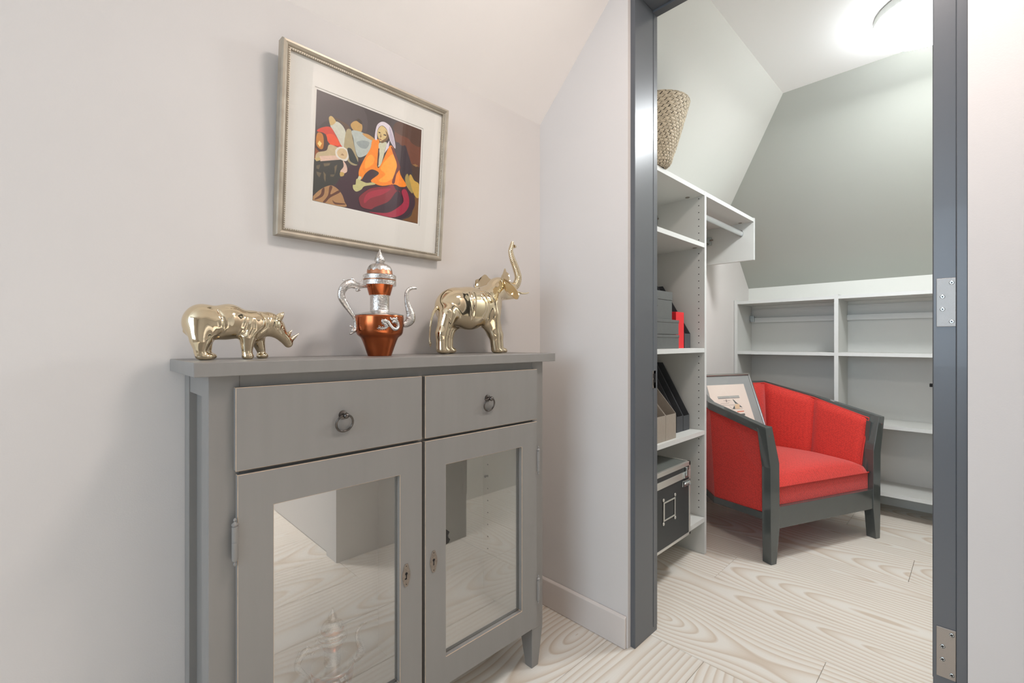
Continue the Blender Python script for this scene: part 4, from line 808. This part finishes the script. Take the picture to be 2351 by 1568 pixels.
M_=N_+1
for o in (0,M_*M_):
    f+=[(o+a*M_+c,o+a*M_+c+1,o+(a+1)*M_+c+1,o+(a+1)*M_+c) for a in range(N_) for c in range(N_)]
b.add(v,f); cbuild('seat_cushion',b,'fab',smooth=True,autos=80)
b=CB(); b.tube([(.060,.018,.337),(2*X0-.060,.018,.337)],.0036,8,1); cbuild('seat_piping',b,'pipe',smooth=True)
# ================= PRINT LEANING IN THE ARMCHAIR
def l2w(x,y,z): return (P1[0]+u[0]*x-u[1]*y,P1[1]+u[1]*x+u[0]*y,z)
T_=l2w(.5,.546,.814)
fp=thing('framed_print','silver framed abstract print leaning against the backrest of the red armchair','picture',T_,world=False)
ey=Vector((-.33179,.13882,.93308)).normalized(); ex=Vector((u[0],u[1],0)); nz_=ex.cross(ey)
fp.rotation_euler=Matrix(((ex.x,ey.x,nz_.x),(ex.y,ey.y,nz_.y),(ex.z,ey.z,nz_.z))).to_euler()
FW,FH=.395,.43
b=sweep([(0,-.018),(0,-.001),(.002,0),(.009,0),(.0105,-.002),(.0105,-.018)],FW/2,FH/2); b.v=[(p[0]-FW/2,p[1]-FH/2,p[2]) for p in b.v]; build('frame',b,'silver_plain',fp)
MAT2=mat('grey_mat',(150,152,150),.8)
b=MB(); b.box(-FW+.01,-.01,-FH+.01,-.01,-.012,-.010); build('mat_board',b,MAT2,fp)
b=MB(); b.box(-.347,-.066,-.37,-.064,-.010,-.0085); build('print_sheet',b,mat('cream_sheet',(226,212,200),.8),fp)
z_=-.0083; inkg=mat('ink_grey',(92,96,94),.7); inkb=mat('ink_black',(44,44,46),.7); inkt=mat('ink_tan',(214,186,152),.7); inkr=mat('ink_orange',(206,106,72),.7); inkl=mat('ink_light_grey',(190,190,184),.7)
b=MB()
def ln(a,c,w_,m):
    b.cur=m; d=Vector((c[0]-a[0],c[1]-a[1])).normalized(); n_=Vector((-d.y,d.x))*w_; b.add([(a[0]-n_.x,a[1]-n_.y,z_),(c[0]-n_.x,c[1]-n_.y,z_),(c[0]+n_.x,c[1]+n_.y,z_),(a[0]+n_.x,a[1]+n_.y,z_)],[(0,1,2,3)])
def pg(P,m,dz_=0): b.cur=m; b.add([(x,y,z_+dz_) for x,y in P],[tuple(range(len(P)))])
pg([(-.294,-.131),(-.130,-.131),(-.129,-.1445),(-.292,-.1445)],4,-.0001)
for y_ in (-.1315,-.1355,-.1400): ln((-.2945,y_),(-.1298,y_),.0005,0)
ln((-.2920,-.1440),(-.1292,-.1446),.0012,1)
for a,c in (((-.2581,-.1565),(-.2067,-.1577)),((-.2843,-.1731),(-.2244,-.1728)),((-.2747,-.1826),(-.1817,-.1844)),((-.2251,-.1877),(-.2112,-.2078)),((-.2112,-.2078),(-.1321,-.2095)),((-.236,-.150),(-.238,-.167)),((-.246,-.158),(-.230,-.163)),((-.224,-.173),(-.221,-.166))): ln(a,c,.0006,1)
pg([(-.2375,-.151),(-.234,-.151),(-.2345,-.166),(-.2385,-.166)],1)
pg([(-.1875,-.1521),(-.1797,-.1538),(-.1681,-.1674),(-.1301,-.2006),(-.134,-.2017),(-.1498,-.1982),(-.1531,-.1812),(-.1788,-.1772),(-.1762,-.1748)],0)
pg([(-.1823,-.1817),(-.1447,-.1816),(-.1539,-.2083),(-.1859,-.2079)],2,.0001); pg([(-.1862,-.1872),(-.1874,-.2073),(-.2074,-.2067)],0)
pg([(-.1815,-.2222),(-.1267,-.2215),(-.1271,-.2266),(-.1786,-.2275)],3); pg([(-.215,-.2379),(-.1262,-.237),(-.1275,-.2485),(-.20,-.2485)],0); pg([(-.20,-.256),(-.13,-.256),(-.13,-.262),(-.20,-.262)],1)
build('printed_shapes',b,[inkg,inkb,inkt,inkr,inkl],fp)
b=MB(); b.box(-FW+.0095,-.0095,-FH+.0095,-.0095,-.006,-.005); build('glass_pane',b,'pglass',fp)
# ================= BASKET
bc=(-.925,1.735); ZB=1.709
bs=thing('seagrass_basket','tall woven seagrass basket standing on top of the tall shelf unit','basket',(bc[0],bc[1],ZB))
PB=[(.018,ZB+.0022),(.030,ZB+.0022)]+[(.030+.034*math.sin(q),ZB+.0022+.040*(1-math.cos(q))) for q in [math.pi/2*i/7 for i in range(1,8)]]+[(.064+.066*t**.88,ZB+.042+.216*t) for t in [i/14 for i in range(1,15)]]
PL=[0]
for q in range(1,len(PB)): PL.append(PL[-1]+math.dist(PB[q],PB[q-1]))
def pb(s):
    s=max(0,min(PL[-1]-1e-6,s)); k=max(i for i in range(len(PL)) if PL[i]<=s); t=(s-PL[k])/(PL[k+1]-PL[k]); A,B_=PB[k],PB[k+1]
    d=math.dist(A,B_); tx,tz=(B_[0]-A[0])/d,(B_[1]-A[1])/d; return A[0]+(B_[0]-A[0])*t,A[1]+(B_[1]-A[1])*t,tz,-tx
b=MB(); po_=[(r-.003*max(0,(z-ZB)/.02 if z<ZB+.02 else 1),z) for r,z in PB]; po_[0]=(.004,ZB+.0008); po_[1]=(.030,ZB+.0010)
b.lathe(po_+[(r-.009,max(z+.001,ZB+.008)) for r,z in po_[:1:-1]],bc,48); build('liner',b,'liner',bs,smooth=True)
b=MB(); row=.0112; rows=int(PL[-1]/row); hl=.0058
for j in range(rows+1):
    s0=row*(j+.5); n=28 if s0>.05 else 22
    for i in range(n):
        a0=2*math.pi*(i+j*.68)/n; da=2*math.pi/n*random.uniform(.72,.82); sk=.62*da; q=random.uniform(-.0006,.0006)
        v=[]
        for t in (0,.5,1):
            for e,rad in ((-1,0),(-.35,.0034),(.45,.0034),(1,0)):
                r,z,nx_,nz1=pb(s0+e*hl+(t-.5)*-.003); a=a0+da*t+sk*(e*.5); h_=rad*(1 if t==.5 else .5)+q
                rr=r+nx_*h_; zz=z+nz1*h_
                v.append((bc[0]+rr*math.cos(a),bc[1]+rr*math.sin(a),max(zz,ZB+.0006)))
        b.add(v,[(0,4,5,1),(1,5,6,2),(2,6,7,3),(4,8,9,5),(5,9,10,6),(6,10,11,7)])
o=build('stitch',b,'straw',bs,smooth=True,autos=60); o['kind']='stuff'
# ================= FLIGHT CASE
XC=-.862; yc0,yc1=1.575,1.918; zc0,zc1=.1745,.4885
fc=thing('flight_case','black flight case with aluminium edges on the bottom shelf of the tall unit','case',(-1.01,1.75,zc0))
zl=.440
b=MB(); b.box(WX+.006,XC-.002,yc0+.002,yc1-.002,zc0+.003,zl-.002); build('body',b,'casebl',fc)
b=MB(); b.box(WX+.006,XC-.002,yc0+.002,yc1-.002,zl,zc1-.002); lid=build('lid',b,['casetop'],fc)
b=MB(); b.box(XC-.0022,XC-.0008,yc0+.003,yc1-.003,zl+.012,zc1-.016); build('lid_front',b,'casebl',lid)
b=MB(); e=.011
b.box(XC-.012,XC,yc0,yc1,zc1-.018,zc1); b.box(XC-.004,XC+.001,yc0,yc1,zl-.016,zl+.012); b.box(XC-.012,XC,yc0,yc1,zc0,zc0+e)
for y_ in (yc0,yc1-.012): b.box(XC-.012,XC,y_,y_+.012,zc0,zc1)
for y_ in (yc0,yc1-.003): b.box(WX+.004,XC,y_,y_+.003,zc0,zc0+e); b.box(WX+.004,XC,y_,y_+.003,zc1-.012,zc1); b.box(WX+.004,XC,y_,y_+.003,zl-.012,zl+.012)
b.box(WX+.004,XC,yc1-.012,yc1,zc1-.003,zc1); b.box(WX+.004,XC,yc0,yc0+.012,zc1-.003,zc1); build('edge_trim',b,'alu',fc,bev=.0012)
for y_ in (1.60,1.868):
    b=MB(); b.box(XC,XC+.006,y_-.018,y_+.018,zl-.014,zl+.006); b.box(XC,XC+.009,y_-.003,y_+.012,zl-.005,zl+.030); b.box(XC,XC+.004,y_-.012,y_+.010,zl-.012,zl-.002); build('latch',b,'chrome',fc,bev=.0015)
b=MB(); b.tube([(XC+.004,1.835+.0,zl-.045),(XC+.004,1.835,zl-.022),(XC+.004,1.905,zl-.026),(XC+.004,1.905,zl-.05),(XC+.004,1.885,zl-.05)],.002,8,1); b.box(XC-.001,XC+.003,1.852,1.90,zl-.05,zl-.026); b.tube([(XC+.006,1.852+.006*i,zl-.038+.006*(i%2)) for i in range(9)],.0028,8,2); build('corner_lock',b,'chrome',fc,smooth=False)
b=MB(); b.box(XC-.001,XC+.004,1.565+.012,1.62,zl-.075,zl-.028); cp_=build('catch_plate',b,'alu',fc,bev=.0015)
b=MB(); b.cur=0
for i in range(2): b.prism([(1.586+.012*i,zl-.06),(1.590+.012*i,zl-.06),(1.596+.012*i,zl-.052),(1.590+.012*i,zl-.044),(1.586+.012*i,zl-.044),(1.591+.012*i,zl-.052)],XC+.004,XC+.0045,'x')
b.box(XC+.004,XC+.0045,1.612,1.614,zl-.066,zl-.040); build('catch_mark',b,'iron',cp_)
ly0,ly1,lz0,lz1=1.675,1.775,.292,.367
b=MB(); t_=.0055
b.box(XC-.001,XC+.0025,ly0+t_*1.6,ly1-t_,lz0,lz0+t_); b.box(XC-.001,XC+.0025,ly0+t_*1.6,ly1-t_,lz1-t_,lz1); b.box(XC-.001,XC+.0025,ly0,ly0+t_*1.6,lz0,lz1); b.box(XC-.001,XC+.0025,ly1-t_,ly1,lz0,lz1)
for y_ in (ly0-.001,ly1-.003):
    for z__ in (lz0-.009,lz1+.009): b.tube([(XC-.001,y_+.003,z__),(XC+.002,y_+.003,z__)],.007,12,1)
build('label_frame',b,'alu',fc,bev=.0008)
# ================= FILES AND BOXES
def mfile(name,label,x1,y0,y1,z0,h,hf,m,grp=None,slot=None):
    t=thing(name,label,'magazine file',((x1+WX)/2,(y0+y1)/2,z0),group=grp)
    xb=max(WX+.004,x1-.25); xt=xb+.085; s=.0018
    side=[(xb,z0),(x1,z0),(x1,z0+hf),(xt,z0+h),(xb,z0+h)]
    b=MB(); b.prism(side,y0,y0+s,'y'); b.prism(side,y1-s,y1,'y'); b.box(x1-s,x1,y0+s,y1-s,z0,z0+hf); b.box(xb,xb+s,y0+s,y1-s,z0,z0+h); b.box(xb+s,x1-s,y0+s,y1-s,z0,z0+s)
    build('holder',b,m,t); return t
mf=[('taupe card magazine file, the nearer of two on the shelf above the flight case',-.911,1.702,1.790,.584,.29,.107,['kraft']),
('taupe card magazine file, standing next to the charcoal files above the flight case',-.911,1.792,1.884,.584,.30,.107,['kraft']),
('charcoal magazine file touching the taupe files on the middle shelf',-.957,1.988,2.050,.584,.313,.072,['dkfile']),
('charcoal magazine file nearest the shelf side panel, above the flight case',-.956,2.052,2.115,.584,.313,.070,['dkfile'])]
for l,x1,y0,y1,z0,h,hf,m in mf: mfile('magazine_file',l,x1,y0,y1,z0,h,hf,m)
mfile('magazine_file','charcoal magazine file behind the red binder on the shelf with the grey boxes',-.952,2.056,2.117,.970,.305,.068,['dkfile'])
def gbox(label,x1,y0,y1,z0,z1,lid=None):
    t=thing('storage_box',label,'box',((x1+WX)/2,(y0+y1)/2,z0))
    zt=z1 if lid is None else lid
    b=MB(); b.box(WX+.02,x1,y0,y1,z0,zt-.0005); build('body',b,'boxg',t,bev=.0015)
    b=MB(); e=.0015
    if lid is None: b.box(WX+.019,x1+e,y0-e,y1+e,z1-.012,z1+.0005); 
    else: b.box(WX+.018,x1+e,y0-e,y1+e,lid,z1)
    build('lid',b,'boxg',t,bev=.0015); return t
gbox('flat grey storage box at the bottom of the stack beside the red binder',-.925,1.60,1.942,.970,1.0295)
gbox('flat grey storage box in the middle of the stack beside the red binder',-.925,1.60,1.940,1.0315,1.0945)
g3=gbox('tall grey lidded storage box on top of the flat grey boxes',-.935,1.60,1.897,1.0955,1.216,lid=1.180)
b=MB(); b.box(-.935,-.930,1.742,1.765,1.150,1.195); build('clasp',b,'boxg',g3,bev=.003)
bd=thing('ring_binder','bright red ring binder standing upright between grey boxes and charcoal file','binder',(-1.04,2.0,.970))
b=MB(); b.box(WX+.008,-.9535,1.972,1.9745,.970,1.136); b.box(WX+.008,-.9535,2.050,2.0525,.970,1.136); b.box(-.956,-.9535,1.972,2.0525,.970,1.136); build('cover',b,'red',bd,bev=.0012)
b=MB(); b.box(WX+.02,-.962,1.976,2.048,.975,1.125); build('paper_block',b,'paper',bd)
bpy.context.view_layer.update()
